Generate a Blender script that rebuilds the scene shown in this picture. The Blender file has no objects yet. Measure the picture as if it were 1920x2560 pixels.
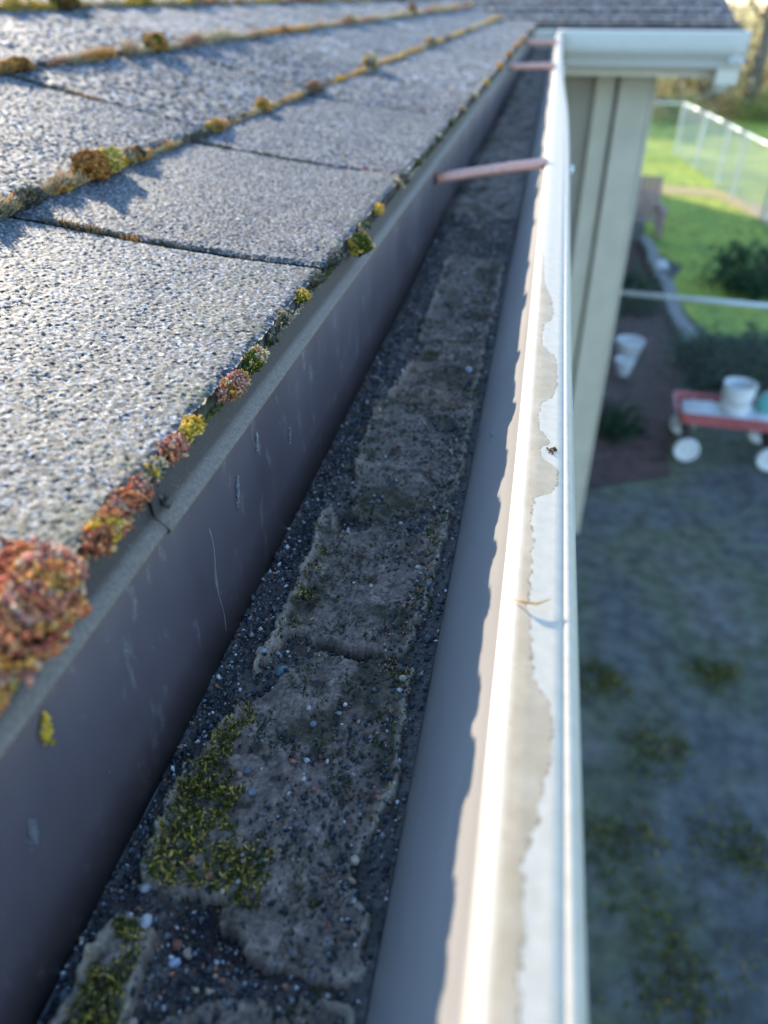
import bpy, math, random
import numpy as np
from mathutils import Vector, Matrix

S = bpy.context.scene
COL = S.collection
rng = np.random.default_rng(7)
random.seed(7)

# ------------------------------------------------------------------ camera, light
GZ = -3.4                                   # the yard lies 3.4 m below the lens
PITCH = 34.07; YAW = 10.87
cam_d = bpy.data.cameras.new('camera')
cam_d.sensor_fit = 'VERTICAL'; cam_d.sensor_height = 36; cam_d.lens = 26.85
cam_d.clip_start = 0.01; cam_d.clip_end = 900
cam_d.dof.use_dof = True
cam_d.dof.focus_distance = 0.315
cam_d.dof.aperture_fstop = 7.8
cam = bpy.data.objects.new('camera', cam_d); COL.objects.link(cam)
cam.rotation_euler = (math.radians(90 - PITCH), 0, math.radians(YAW))
S.camera = cam

SUN_AZ = math.radians(-41); SUN_EL = math.radians(17.8)
w = bpy.data.worlds.new('World'); S.world = w; w.use_nodes = True
wn = w.node_tree
sky = wn.nodes.new('ShaderNodeTexSky'); sky.sky_type = 'NISHITA'; sky.sun_disc = False
sky.sun_elevation = SUN_EL; sky.sun_rotation = SUN_AZ
sky.air_density = 1.0; sky.dust_density = 0.2; sky.ozone_density = 3.2
wn.links.new(sky.outputs[0], wn.nodes['Background'].inputs[0])
wn.nodes['Background'].inputs[1].default_value = 0.15
sl = bpy.data.lights.new('sun', 'SUN'); sl.energy = 2.7; sl.angle = math.radians(0.5); sl.color = (1, .88, .70)
so = bpy.data.objects.new('sun', sl); COL.objects.link(so)
sd = Vector((math.sin(SUN_AZ) * math.cos(SUN_EL), math.cos(SUN_AZ) * math.cos(SUN_EL), math.sin(SUN_EL)))
so.rotation_euler = sd.to_track_quat('Z', 'Y').to_euler()
S.view_settings.view_transform = 'Standard'; S.view_settings.look = 'None'
S.view_settings.gamma = 1; S.view_settings.use_curve_mapping = False
S.view_settings.exposure = 2.12
S.render.engine = 'CYCLES'

# ------------------------------------------------------------------ materials
def mat(name, col=(.5, .5, .5), rough=.6, attr=False, noise=None, bump=None, spec=.5, metal=0, sheen=0):
    """noise = (scale, low, high[, detail]) multiplies the colour; bump = (scale, strength, distance)"""
    m = bpy.data.materials.new(name); m.use_nodes = True
    n = m.node_tree.nodes; l = m.node_tree.links; b = n['Principled BSDF']
    b.inputs['Roughness'].default_value = rough; b.inputs['Metallic'].default_value = metal
    b.inputs['Specular IOR Level'].default_value = spec
    if attr:
        a = n.new('ShaderNodeAttribute'); a.attribute_name = 'Col'; src = a.outputs['Color']
    else:
        a = n.new('ShaderNodeRGB'); a.outputs[0].default_value = (*col, 1); src = a.outputs[0]
    tc = n.new('ShaderNodeTexCoord')
    if noise:
        t = n.new('ShaderNodeTexNoise'); t.inputs['Scale'].default_value = noise[0]
        t.inputs['Detail'].default_value = noise[3] if len(noise) > 3 else 5
        l.new(tc.outputs['Object'], t.inputs['Vector'])
        r = n.new('ShaderNodeMapRange'); r.inputs[1].default_value = .3; r.inputs[2].default_value = .7
        r.inputs[3].default_value = noise[1]; r.inputs[4].default_value = noise[2]
        l.new(t.outputs[0], r.inputs[0])
        mx = n.new('ShaderNodeVectorMath'); mx.operation = 'SCALE'
        l.new(src, mx.inputs[0]); l.new(r.outputs[0], mx.inputs['Scale']); src = mx.outputs[0]
    l.new(src, b.inputs['Base Color'])
    if bump:
        t = n.new('ShaderNodeTexNoise'); t.inputs['Scale'].default_value = bump[0]; t.inputs['Detail'].default_value = 4
        l.new(tc.outputs['Object'], t.inputs['Vector'])
        bp = n.new('ShaderNodeBump'); bp.inputs['Strength'].default_value = bump[1]; bp.inputs['Distance'].default_value = bump[2]
        l.new(t.outputs[0], bp.inputs['Height']); l.new(bp.outputs[0], b.inputs['Normal'])
    return m

def nodes_of(m): return m.node_tree.nodes, m.node_tree.links, m.node_tree.nodes['Principled BSDF']

def ramp(n, stops):
    r = n.new('ShaderNodeValToRGB'); e = r.color_ramp.elements
    while len(stops) > len(e): e.new(.5)
    for k, (p, c) in enumerate(stops):
        e[k].position = p; e[k].color = (c, c, c, 1) if isinstance(c, (int, float)) else (*c, 1)
    return r

def noise_node(n, l, scale, detail=4, stretch=None, rough=.55):
    tc = n.new('ShaderNodeTexCoord'); src = tc.outputs['Object']
    if stretch:
        mp = n.new('ShaderNodeMapping'); mp.inputs['Scale'].default_value = stretch
        l.new(src, mp.inputs[0]); src = mp.outputs[0]
    t = n.new('ShaderNodeTexNoise'); t.inputs['Scale'].default_value = scale; t.inputs['Detail'].default_value = detail
    t.inputs['Roughness'].default_value = rough
    l.new(src, t.inputs['Vector']); return t.outputs[0]

def mixc(n, l, fac, a, b):
    m = n.new('ShaderNodeMix'); m.data_type = 'RGBA'
    for sock, v in ((m.inputs[6], a), (m.inputs[7], b)):
        if isinstance(v, tuple): sock.default_value = (*v, 1)
        else: l.new(v, sock)
    if isinstance(fac, (int, float)): m.inputs[0].default_value = fac
    else: l.new(fac, m.inputs[0])
    return m.outputs[2]

M = {}
M['granule_roof'] = mat('shingle granules', rough=.72, attr=True, spec=.3)
M['far_roof'] = mat('distant shingle', (.16, .17, .185), .6, noise=(260, .5, 1.5), bump=(400, .6, .004), spec=.5)
M['asphalt_edge'] = mat('asphalt mat', (.03, .03, .032), .8, noise=(300, .5, 1.6), bump=(600, .5, .001))
M['moss'] = mat('moss', rough=.8, attr=True, spec=.2)
nn, ll, bb = nodes_of(M['moss']); tr = nn.new('ShaderNodeBsdfTranslucent'); mxs = nn.new('ShaderNodeMixShader'); mxs.inputs[0].default_value = .5
at = [q for q in nn if q.type == 'ATTRIBUTE'][0]; ll.new(at.outputs['Color'], tr.inputs[0]); ll.new(bb.outputs[0], mxs.inputs[1]); ll.new(tr.outputs[0], mxs.inputs[2]); ll.new(mxs.outputs[0], nn['Material Output'].inputs[0])
M['mud'] = mat('dried mud', rough=.85, attr=True, noise=(700, .72, 1.3), bump=(1500, .5, .0006), spec=.3)
M['grain'] = mat('loose granules', rough=.55, attr=True, spec=.4)
M['white_paint'] = mat('white paint', (.60, .565, .49), .5, noise=(60, .93, 1.03), spec=.3)
M['white_trim'] = mat('painted fascia', (.68, .62, .50), .5, noise=(12, .95, 1.04))
M['cream_paint'] = mat('cream siding paint', (.56, .50, .385), .6, noise=(8, .92, 1.06), bump=(40, .15, .003))
M['cream_shaded'] = mat('taupe siding paint', (.36, .315, .25), .65, noise=(6, .9, 1.1), bump=(60, .2, .003))  # the cream paint darkened: shade of the recessed siding put into its colour
M['soffit'] = mat('soffit paint', (.5, .49, .44), .7, noise=(10, .95, 1.05))
M['ferrule'] = mat('painted ferrule', (.62, .31, .23), .32, noise=(300, .8, 1.15), bump=(900, .2, .0006))
M['rust_dark'] = mat('dark bolt', (.05, .045, .04), .6, noise=(900, .6, 1.4))
M['galv'] = mat('galvanised steel', (.62, .65, .66), .38, noise=(30, .85, 1.1), metal=.35)
M['tin'] = mat('gutter steel floor', (.1, .11, .13), .5, noise=(80, .7, 1.3))
M['bark'] = mat('bark', (.16, .135, .11), .9, noise=(14, .5, 1.5), bump=(20, .8, .05))
M['leaf'] = mat('leaves', rough=.7, attr=True, spec=.2)
nn, ll, bb = nodes_of(M['leaf']); tr = nn.new('ShaderNodeBsdfTranslucent'); mxs = nn.new('ShaderNodeMixShader'); mxs.inputs[0].default_value = .7
at = [q for q in nn if q.type == 'ATTRIBUTE'][0]; ll.new(at.outputs['Color'], tr.inputs[0]); ll.new(bb.outputs[0], mxs.inputs[1]); ll.new(tr.outputs[0], mxs.inputs[2]); ll.new(mxs.outputs[0], nn['Material Output'].inputs[0])
M['red_paint'] = mat('faded red paint', (.42, .11, .11), .45, noise=(14, .8, 1.2))
M['white_plastic'] = mat('white plastic', (.66, .67, .66), .5, noise=(20, .93, 1.04))
M['teal_plastic'] = mat('teal plastic', (.1, .33, .30), .4, noise=(20, .85, 1.1))
M['black_rubber'] = mat('rubber', (.03, .03, .03), .7, noise=(60, .7, 1.2))
M['pink_wood'] = mat('weathered pinkish wood', (.34, .22, .2), .8, noise=(18, .7, 1.3), bump=(50, .4, .004))
M['stone'] = mat('edging concrete', (.24, .24, .23), .85, noise=(16, .7, 1.3), bump=(60, .5, .01))
M['pale_stone'] = mat('pale rock', (.5, .5, .5), .8, noise=(14, .8, 1.2), bump=(30, .5, .01))
M['web'] = mat('pale thread', (.5, .5, .48), .6, noise=(400, .8, 1.2))
M['twig'] = mat('dry needle', (.5, .27, .1), .7, noise=(500, .7, 1.2))

# ------------------------------------------------------------------ mesh helpers
def np_mesh(name, V, F, mt, parent=None, col=None, fcol=None, smooth=False, loc=None, fmat=None):
    """V (n,3), F (m,k) one polygon size. col (n,3) per vertex."""
    V = np.asarray(V, dtype=np.float32); F = np.asarray(F, dtype=np.int32)
    if loc is not None: V = V - np.asarray(loc, dtype=np.float32)
    me = bpy.data.meshes.new(name)
    me.vertices.add(len(V)); me.vertices.foreach_set('co', V.ravel())
    k = F.shape[1]
    me.loops.add(F.size); me.loops.foreach_set('vertex_index', F.ravel())
    me.polygons.add(len(F)); me.polygons.foreach_set('loop_start', np.arange(0, F.size, k, dtype=np.int32))
    if smooth: me.polygons.foreach_set('use_smooth', np.ones(len(F), dtype=bool))
    me.update(calc_edges=True)
    if col is not None:
        a = me.color_attributes.new('Col', 'FLOAT_COLOR', 'POINT')
        c = np.ones((len(V), 4), dtype=np.float32); c[:, :3] = col; a.data.foreach_set('color', c.ravel())
    if fcol is not None:
        a = me.color_attributes.new('Col', 'FLOAT_COLOR', 'CORNER')
        c = np.ones((F.size, 4), dtype=np.float32); c[:, :3] = np.repeat(fcol, k, 0); a.data.foreach_set('color', c.ravel())
    if isinstance(mt, (list, tuple)):
        for x in mt: me.materials.append(x)
        if fmat is not None: me.polygons.foreach_set('material_index', np.asarray(fmat, dtype=np.int32))
    else: me.materials.append(mt)
    o = bpy.data.objects.new(name, me); COL.objects.link(o)
    if loc is not None: o.location = loc
    if parent is not None:
        o.parent = parent
        if loc is not None: o.location = Vector(loc) - parent.location
        else: o.location = -parent.location
    return o

class MB:
    def __init__(s): s.v = []; s.f = []
    def add(s, vs, fs):
        b = len(s.v); s.v += [tuple(v) for v in vs]; s.f += [tuple(b + i for i in f) for f in fs]; return s
    def box(s, c, d, rz=0, tilt=None):
        m = Matrix.Rotation(rz, 3, 'Z')
        if tilt: m = m @ Matrix.Rotation(tilt[0], 3, tilt[1])
        vs = []
        for x in (-.5, .5):
            for y in (-.5, .5):
                for z in (-.5, .5): vs.append(Vector(c) + m @ Vector((x * d[0], y * d[1], z * d[2])))
        return s.add(vs, [(0, 1, 3, 2), (4, 6, 7, 5), (0, 4, 5, 1), (2, 3, 7, 6), (0, 2, 6, 4), (1, 5, 7, 3)])
    def tube(s, pts, r, seg=10, cap=True):
        pts = [Vector(p) for p in pts]; n = len(pts); rr = r if isinstance(r, (list, tuple)) else [r] * n
        vs = []; prev = None
        for i, p in enumerate(pts):
            t = (pts[min(i + 1, n - 1)] - pts[max(i - 1, 0)]).normalized()
            if prev is None:
                a = t.orthogonal().normalized()
            else:
                a = (prev - t * prev.dot(t)).normalized()
            prev = a; b = t.cross(a)
            for k in range(seg):
                an = 2 * math.pi * k / seg; vs.append(p + (a * math.cos(an) + b * math.sin(an)) * rr[i])
        fs = [(i * seg + k, i * seg + (k + 1) % seg, (i + 1) * seg + (k + 1) % seg, (i + 1) * seg + k) for i in range(n - 1) for k in range(seg)]
        if cap: fs += [tuple(range(seg))[::-1], tuple((n - 1) * seg + k for k in range(seg))]
        return s.add(vs, fs)
    def lathe(s, c, prof, seg=28, axis='Z'):
        vs = []
        for r, z in prof:
            for k in range(seg):
                a = 2 * math.pi * k / seg
                v = Vector((r * math.cos(a), r * math.sin(a), z))
                if axis == 'Y': v = Vector((v.x, v.z, v.y))
                if axis == 'X': v = Vector((v.z, v.x, v.y))
                vs.append(Vector(c) + v)
        n = len(prof)
        fs = [(i * seg + k, i * seg + (k + 1) % seg, (i + 1) * seg + (k + 1) % seg, (i + 1) * seg + k) for i in range(n - 1) for k in range(seg)]
        return s.add(vs, fs)
    def build(s, name, mt, parent=None, loc=None, smooth=False, bevel=0):
        loc = Vector(loc) if loc is not None else None
        me = bpy.data.meshes.new(name)
        vs = [Vector(v) - loc for v in s.v] if loc is not None else s.v
        me.from_pydata([tuple(v) for v in vs], [], s.f); me.materials.append(mt); me.update()
        if smooth:
            for p in me.polygons: p.use_smooth = True
        o = bpy.data.objects.new(name, me); COL.objects.link(o)
        wl = loc if loc is not None else Vector((0, 0, 0))
        if parent is not None: o.parent = parent; o.location = wl - parent.location
        else: o.location = wl
        if bevel:
            b = o.modifiers.new('b', 'BEVEL'); b.width = bevel; b.segments = 2; b.limit_method = 'ANGLE'
        return o

def tag(o, label=None, cat=None, group=None, kind=None):
    if label: o['label'] = label
    if cat: o['category'] = cat
    if group: o['group'] = group
    if kind: o['kind'] = kind
    return o
def empty(name, loc, label, cat, group=None):
    o = bpy.data.objects.new(name, None); COL.objects.link(o); o.location = loc; o.empty_display_size = .05
    return tag(o, label, cat, group)

def vnoise(x, y, seed=0):
    """smooth value noise, numpy, period-free"""
    xi = np.floor(x).astype(np.int64); yi = np.floor(y).astype(np.int64); fx = x - xi; fy = y - yi
    def h(a, b):
        k = (a * 374761393 + b * 668265263 + seed * 974711) & 0xffffffff
        k = ((k ^ (k >> 13)) * 1274126177) & 0xffffffff
        return ((k ^ (k >> 16)) & 0xffff) / 65535.0
    u = fx * fx * (3 - 2 * fx); v = fy * fy * (3 - 2 * fy)
    return (h(xi, yi) * (1 - u) + h(xi + 1, yi) * u) * (1 - v) + (h(xi, yi + 1) * (1 - u) + h(xi + 1, yi + 1) * u) * v
def fbm(x, y, o=4, seed=0):
    s = 0; a = .5; t = 0
    for i in range(o):
        s = s + a * vnoise(x, y, seed + i * 17); t += a; a *= .5; x = x * 2.03 + 3.1; y = y * 2.03 + 7.7
    return s / t
def sstep(a, b, x):
    t = np.clip((x - a) / (b - a), 0, 1); return t * t * (3 - 2 * t)
def grid_faces(nx, ny):
    i = np.arange(nx * ny).reshape(nx, ny)
    return np.stack([i[:-1, :-1], i[1:, :-1], i[1:, 1:], i[:-1, 1:]], -1).reshape(-1, 4)

# ------------------------------------------------------------------ ground
def shade_mat(name, cols, scale, stops=None, bump=None, rough=.9):
    m = bpy.data.materials.new(name); m.use_nodes = True; n, l, b = nodes_of(m)
    b.inputs['Roughness'].default_value = rough; b.inputs['Specular IOR Level'].default_value = .2
    t = noise_node(n, l, scale, 6); k = len(cols)
    r = ramp(n, [(.32 + .36 * i / (k - 1), c) for i, c in enumerate(cols)]); l.new(t, r.inputs[0])
    t2 = noise_node(n, l, scale * 9, 3); r2 = ramp(n, [(.3, .6), (.7, 1.35)])
    l.new(t2, r2.inputs[0]); mm = n.new('ShaderNodeVectorMath'); mm.operation = 'MULTIPLY'
    l.new(r.outputs[0], mm.inputs[0]); l.new(r2.outputs[0], mm.inputs[1]); l.new(mm.outputs[0], b.inputs['Base Color'])
    t3 = noise_node(n, l, scale * 30, 3); bp = n.new('ShaderNodeBump'); bp.inputs['Distance'].default_value = .02; bp.inputs['Strength'].default_value = .4
    l.new(t3, bp.inputs['Height']); l.new(bp.outputs[0], b.inputs['Normal'])
    return m
M['ground'] = shade_mat('yard soil and thin grass', [(.085, .088, .084), (.115, .12, .112), (.11, .12, .075), (.145, .14, .125)], 1.1)
M['lawn'] = shade_mat('lawn grass', [(.12, .21, .05), (.22, .31, .055), (.34, .38, .06), (.26, .33, .055)], .8)
M['mulch'] = shade_mat('bark mulch', [(.05, .035, .032), (.12, .075, .065), (.085, .055, .05), (.16, .11, .095)], 3)
M['sand'] = shade_mat('sandy path', [(.34, .25, .13), (.46, .34, .18), (.42, .33, .16), (.36, .33, .12)], 2)
M['field'] = shade_mat('rough field grass', [(.20, .24, .06), (.32, .30, .10), (.42, .36, .13), (.26, .30, .07)], .25)

def sheet(name, poly, z, mt, kind='structure'):
    mb = MB(); mb.add([(x, y, z) for x, y in poly], [tuple(range(len(poly)))])
    o = mb.build(name, mt); tag(o, kind=kind); return o
def wobble(poly, step=.5, amp=.12, seed=3):
    out = []; n = len(poly)
    for i in range(n):
        a = Vector(poly[i]); b = Vector(poly[(i + 1) % n]); k = max(1, int((b - a).length / step))
        for j in range(k):
            p = a.lerp(b, j / k)
            dx = float(fbm(np.array([p.x * .9 + p.y * .5]), np.array([p.y * .9]), 3, seed)[0] - .5) * 2 * amp
            dy = float(fbm(np.array([p.x * .9 + 30]), np.array([p.y * .9]), 3, seed)[0] - .5) * 2 * amp
            out.append((p.x + dx, p.y + dy))
    return out
sheet('ground', [(-400, -400), (400, -400), (400, 400), (-400, 400)], GZ, M['ground'])
sheet('field', [(-80, 28), (80, 26), (200, 300), (-200, 300)], GZ + .004, M['field'])
lawn = sheet('lawn', wobble([(1.98, 16.9), (1.98, 11.5), (2.05, 9.3), (2.7, 9.5), (3.3, 8.7), (5, 9.2), (9, 9), (30, 12), (40, 29), (-30, 30), (-30, 20.2), (1.4, 20.2)], .6, .3), GZ + .008, M['lawn'])
sheet('mulch_bed', wobble([(.56, 5.6), (1.35, 5.9), (1.72, 8.4), (1.72, 13.6), (.56, 14.4)], .4, .1), GZ + .012, M['mulch'])
sheet('sand_path', wobble([(1.2, 17.5), (2.1, 17.55), (3.45, 17.4), (3.9, 15.9), (4.15, 14.6), (4.5, 14.6), (4.45, 16.4), (3.95, 17.4), (3.7, 18.2), (2.8, 18.35), (1.2, 18.5)], .4, .08), GZ + .016, M['sand'])

# ------------------------------------------------------------------ roof shape (main slope rises to -X from X_E; wing slope rises to +Y from Y_E)
X_E = -.1065; Y_E = 4.62
def rz(d):
    return np.interp(d, [-.05, 0, .025, .05, .1, .18, .36, .54, .9, 12], [-.1225, -.1215, -.1195, -.1172, -.1105, -.0985, -.0555, -.0165, .060, 2.45])
house = empty('house', (-3, 10, GZ), 'single storey house with grey shingle roof and cream siding', 'house')
roof = tag(bpy.data.objects.new('roof', None)); COL.objects.link(roof); roof.parent = house; roof.location = (0, 0, 0)
roof.location = -house.location
# deck sheets under the shingles
W_X1 = .87
def deck():
    ds = [0, .05, .1, .18, .36, .54, .9, 3, 7.7]
    vs = []; fs = []
    for d in ds:                       # main slope, cut along the valley
        z = float(rz(d)) - .007
        vs += [(X_E - .004 - d, -4, z), (X_E - .004 - d, Y_E + d * 1.0, z)]
    for i in range(len(ds) - 1): fs.append((2 * i, 2 * i + 1, 2 * i + 3, 2 * i + 2))
    b = len(vs)
    for d in ds:                       # wing slope
        z = float(rz(d)) - .007
        vs += [(X_E - .004 - d, Y_E + .004 + d, z), (W_X1 - .003, Y_E + .004 + d, z)]
    for i in range(len(ds) - 1): fs.append((b + 2 * i, b + 2 * i + 1, b + 2 * i + 3, b + 2 * i + 2))
    b = len(vs)                        # far slope of the wing down to the back eave
    zr = float(rz(7.7)) - .007; zb = float(rz(0)) - .007; yr = Y_E + 7.704
    vs += [(-9, yr, zr), (W_X1 - .003, yr, zr), (W_X1 - .003, yr + 7.6, zb), (-9, yr + 7.6, zb)]
    fs.append((b, b + 1, b + 2, b + 3))
    m = MB().add(vs, fs)
    o = m.build('roof_deck', M['far_roof'], roof); o.location = (0, 0, 0)
    so = o.modifiers.new('s', 'SOLIDIFY'); so.thickness = .012; so.offset = -1
    return o
deck()

# ------------------------------------------------------------------ shingles
def shingle(row, butt, e, a0, a1, res, wing=False, seed=0, depth_extra=.03):
    """one tab. butt = distance of its lower edge from the eave, e = exposure, a0..a1 along the eave."""
    r = np.random.default_rng(1000 + seed)
    L = e + depth_extra
    nu = max(6, int(L / res)); nv = max(6, int((a1 - a0 - .004) / res)); gp = .002 if a0 < .9 else (.0042 if a0 < 2 else .0075)
    u = np.linspace(0, L, nu); v = np.linspace(a0 + gp, a1 - gp, nv)
    U, Vv = np.meshgrid(u, v, indexing='ij')
    edge = (fbm(Vv * 260, U * 0 + row * 9, 3, seed) - .5) * .0022          # ragged butt edge
    wob = (fbm(U * 230, Vv * 0 + seed * 3.3, 3, seed) - .5) * .0024         # ragged slits
    near0 = np.clip(1 - U / .004, 0, 1); nl = np.clip(1 - (Vv - a0 - .002) / .005, 0, 1); nr = np.clip(1 - (a1 - .002 - Vv) / .005, 0, 1)
    inner = np.ones_like(U); inner[[0, -1], :] = 0; inner[:, [0, -1]] = 0
    jit = min(res, .003) * .40
    du = r.normal(0, jit * .8, U.shape) * inner + edge * near0
    dv = r.normal(0, jit * .8, U.shape) * inner + wob * (nl - nr)
    amp = min(res, .0026) * .19
    D = butt + U
    Z = rz(D) + (.011 if wing else .0052) * (1 - U / L) + r.normal(0, amp, U.shape)
    Z = Z + (fbm(Vv * 14, U * 14, 3, seed) - .5) * .0016
    hv = np.abs((Vv - a0) / (a1 - a0) * 2 - 1); Z = Z + (.0009 if a0 < .9 else .0026) * (1 - hv ** 3) - .0004
    Z = Z - .0012 * (np.maximum(nl, nr) ** 2) - .001 * near0 ** 2
    if wing: X = Vv + dv; Y = Y_E + D + du
    else: X = X_E - D - du; Y = Vv + dv
    P = np.stack([X, Y, Z], -1).reshape(-1, 3)
    F = grid_faces(nu, nv)
    # skirt: the edge of the tab, 4 mm of asphalt mat
    idx = np.arange(nu * nv).reshape(nu, nv)
    ring = np.concatenate([idx[0, :], idx[1:, -1], idx[-1, -2::-1], idx[-2:0:-1, 0]])
    B = P[ring].copy(); B[:, 2] -= (.012 if wing else .0052)
    base = len(P); k = len(ring); j = np.arange(k)
    SF = np.stack([ring, base + j, base + (j + 1) % k, ring[(j + 1) % k]], -1)
    P = np.concatenate([P, B]); F = np.concatenate([F, SF])
    n = nu * nv
    g = r.random(n); c = np.empty((n, 3))
    c[:] = (.070, .076, .080)
    c *= (.12 + 2.0 * r.random((n, 1)) ** 1.8)
    c *= (.92 + .16 * r.random()) * (1 + .1 * (r.random(3) - .5) * np.array((1, 0, -1)))
    c[g > .92] = np.array((.26, .275, .30)) * (.7 + .6 * r.random((int((g > .92).sum()), 1)))
    c[(g > .06) & (g < .09)] = (.28, .22, .15)
    c[g < .05] = (.035, .045, .06)
    tone = .82 + .36 * fbm(Vv * 9, U * 12, 4, seed + 5).reshape(-1, 1)
    c *= tone
    grn = sstep(.55, .8, fbm(Vv * 35, U * 20, 3, seed + 9)).reshape(-1, 1) * np.clip(1 - (U / .05), 0, 1).reshape(-1, 1)
    c = c * (1 - .6 * grn) + np.array((.07, .075, .03)) * .6 * grn
    c = np.concatenate([c, np.tile(np.array([[.028, .03, .026]]), (k, 1)) * (.5 + r.random((k, 1)))])
    loc = (X.mean(), Y.mean(), float(rz(butt)))
    if not wing and butt < .01: c[n:] *= 1.2
    o = np_mesh('shingle', P, F, M['granule_roof'], None, None, c[F[:, 0]], loc=loc)
    o.parent = roof
    return o

# main roof rows: (butt, exposure, slits)
def seq(first, upto, step=.305):
    s = list(first); random.seed(int(s[-1] * 1000))
    while s[-1] < upto: s.append(s[-1] + step * random.uniform(.96, 1.04))
    return s
rows = [
    (0.0, .180, seq([-.16, .08, .3876, .6412, 1.0, 1.29, 1.62], 4.5)),
    (.180, .180, seq([-.05, .255, .40, .678, 1.015, 1.33], 4.7)),
    (.360, .185, seq([.10, .46, .775, 1.11, 1.45], 4.9)),
    (.545, .180, seq([.35, .66, .965, 1.17, 1.45], 5.1)),
    (.725, .180, seq([.6, .9, 1.2, 1.5], 5.3)),
]
sd_ = 0
for ri, (b, e, sl_) in enumerate(rows):
    for a0, a1 in zip(sl_[:-1], sl_[1:]):
        cut = Y_E + b + .02
        if a0 > cut: break
        a1 = min(a1, cut + .1)
        mid = (a0 + a1) / 2; dist = math.hypot(mid, .1 + b)
        res = .00092 if dist < .56 else (.0014 if dist < .85 else (.003 if dist < 1.3 else (.006 if dist < 2.4 else .012)))
        if a1 < .09: res = .002
        sd_ += 1; shingle(ri, b, e, a0, a1, res, seed=sd_)
for ri, (b, e) in enumerate([(0, .143), (.143, .143), (.286, .143), (.429, .143), (.572, .143)]):
    x = W_X1 - (.0 if ri % 2 == 0 else .15); x1 = W_X1
    while x1 > X_E - b - e + .02:
        x0 = x1 - .305 if x1 != W_X1 or ri % 2 == 0 else x1 - .155
        sd_ += 1; shingle(10 + ri, b, e, max(x0, X_E - b - e), x1, .012, wing=True, seed=sd_); x1 = x0
# a row of courses further up the wing, out of reach of the eye
# ------------------------------------------------------------------ drip edge, fascia, walls
def extrude_profile(name, prof, y0, y1, mt, parent, ny=2, cols=None, thick=None, dx=None, smooth=True, jit=None, axis='Y', mats=None, fm=None):
    prof = np.array(prof); ys = np.linspace(y0, y1, ny) if np.isscalar(ny) else np.array(ny)
    k = len(prof); V = np.zeros((len(ys), k, 3))
    V[:, :, 0] = prof[None, :, 0]; V[:, :, 2] = prof[None, :, 1]; V[:, :, 1] = ys[:, None]
    if dx is not None: dx(V)
    if axis == 'X': V = V[:, :, [1, 0, 2]]
    F = grid_faces(len(ys), k)
    if axis == 'X': F = F[:, ::-1]
    c = None
    if cols is not None: c = np.tile(np.array(cols)[None], (len(ys), 1, 1)).reshape(-1, 3)
    o = np_mesh(name, V.reshape(-1, 3), F, mats or mt, parent, c, smooth=smooth, fmat=(np.tile(np.array(fm), len(ys) - 1) if fm is not None else None))
    if parent is not None: o.location = -parent.matrix_basis.translation if parent.parent is None else (0, 0, 0)
    if thick:
        s = o.modifiers.new('s', 'SOLIDIFY'); s.thickness = thick; s.offset = 0
    return o

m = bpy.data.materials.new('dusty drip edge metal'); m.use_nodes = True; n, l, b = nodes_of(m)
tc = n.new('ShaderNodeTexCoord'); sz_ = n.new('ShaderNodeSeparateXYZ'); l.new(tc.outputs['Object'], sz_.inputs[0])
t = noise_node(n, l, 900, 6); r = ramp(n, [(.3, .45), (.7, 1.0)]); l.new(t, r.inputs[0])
r2 = n.new('ShaderNodeMapRange'); r2.inputs[1].default_value = -.1332; r2.inputs[2].default_value = -.1352; r2.inputs[3].default_value = .12; r2.inputs[4].default_value = .8; l.new(sz_.outputs[2], r2.inputs[0])  # upper face darkened by height: shade under the shingles painted in, kick dusty
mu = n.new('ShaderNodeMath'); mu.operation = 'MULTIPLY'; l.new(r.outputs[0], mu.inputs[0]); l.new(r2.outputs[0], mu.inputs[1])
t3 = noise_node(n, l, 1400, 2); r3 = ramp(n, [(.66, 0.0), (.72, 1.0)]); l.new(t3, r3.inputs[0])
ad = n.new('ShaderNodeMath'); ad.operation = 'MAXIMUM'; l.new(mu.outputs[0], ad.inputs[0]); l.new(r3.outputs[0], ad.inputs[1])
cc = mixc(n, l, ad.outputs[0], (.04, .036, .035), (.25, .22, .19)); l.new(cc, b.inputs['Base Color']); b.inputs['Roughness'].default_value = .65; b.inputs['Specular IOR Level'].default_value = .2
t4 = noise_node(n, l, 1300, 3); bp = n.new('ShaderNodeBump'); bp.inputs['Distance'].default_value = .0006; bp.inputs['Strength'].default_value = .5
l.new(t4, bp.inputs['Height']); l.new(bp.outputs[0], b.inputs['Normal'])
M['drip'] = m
dprof = [(-.16, -.1185), (-.1087, -.1232), (-.1080, -.1245), (-.1076, -.1325), (-.1066, -.1340), (-.1046, -.1358), (-.1036, -.1368), (-.1030, -.1377), (-.1034, -.1388), (-.1045, -.1390)]
def dwave(V):
    y = V[:, :, 1]; V[:, :, 0] += (fbm(y * 6, y * 0 + 2, 3, 2) - .5) * .0012; V[:, :, 2] += (fbm(y * 5, y * 0 + 8, 2, 2) - .5) * .001
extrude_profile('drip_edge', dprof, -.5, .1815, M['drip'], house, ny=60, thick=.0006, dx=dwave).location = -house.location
dp2 = [(x + .0011, z - .0004) for x, z in dprof]
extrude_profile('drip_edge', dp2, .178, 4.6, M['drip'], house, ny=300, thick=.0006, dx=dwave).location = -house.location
# small roofing nail at the joint
mb = MB(); mb.tube([(-.1052, .1826, -.1305), (-.1030, .1832, -.1318)], [.0016, .0019], 12); mb.tube([(-.1073, .1822, -.1272), (-.1045, .1828, -.1308)], .0007, 8)
o = mb.build('nail', M['rust_dark'], house, smooth=True); o.location = -house.location

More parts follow.
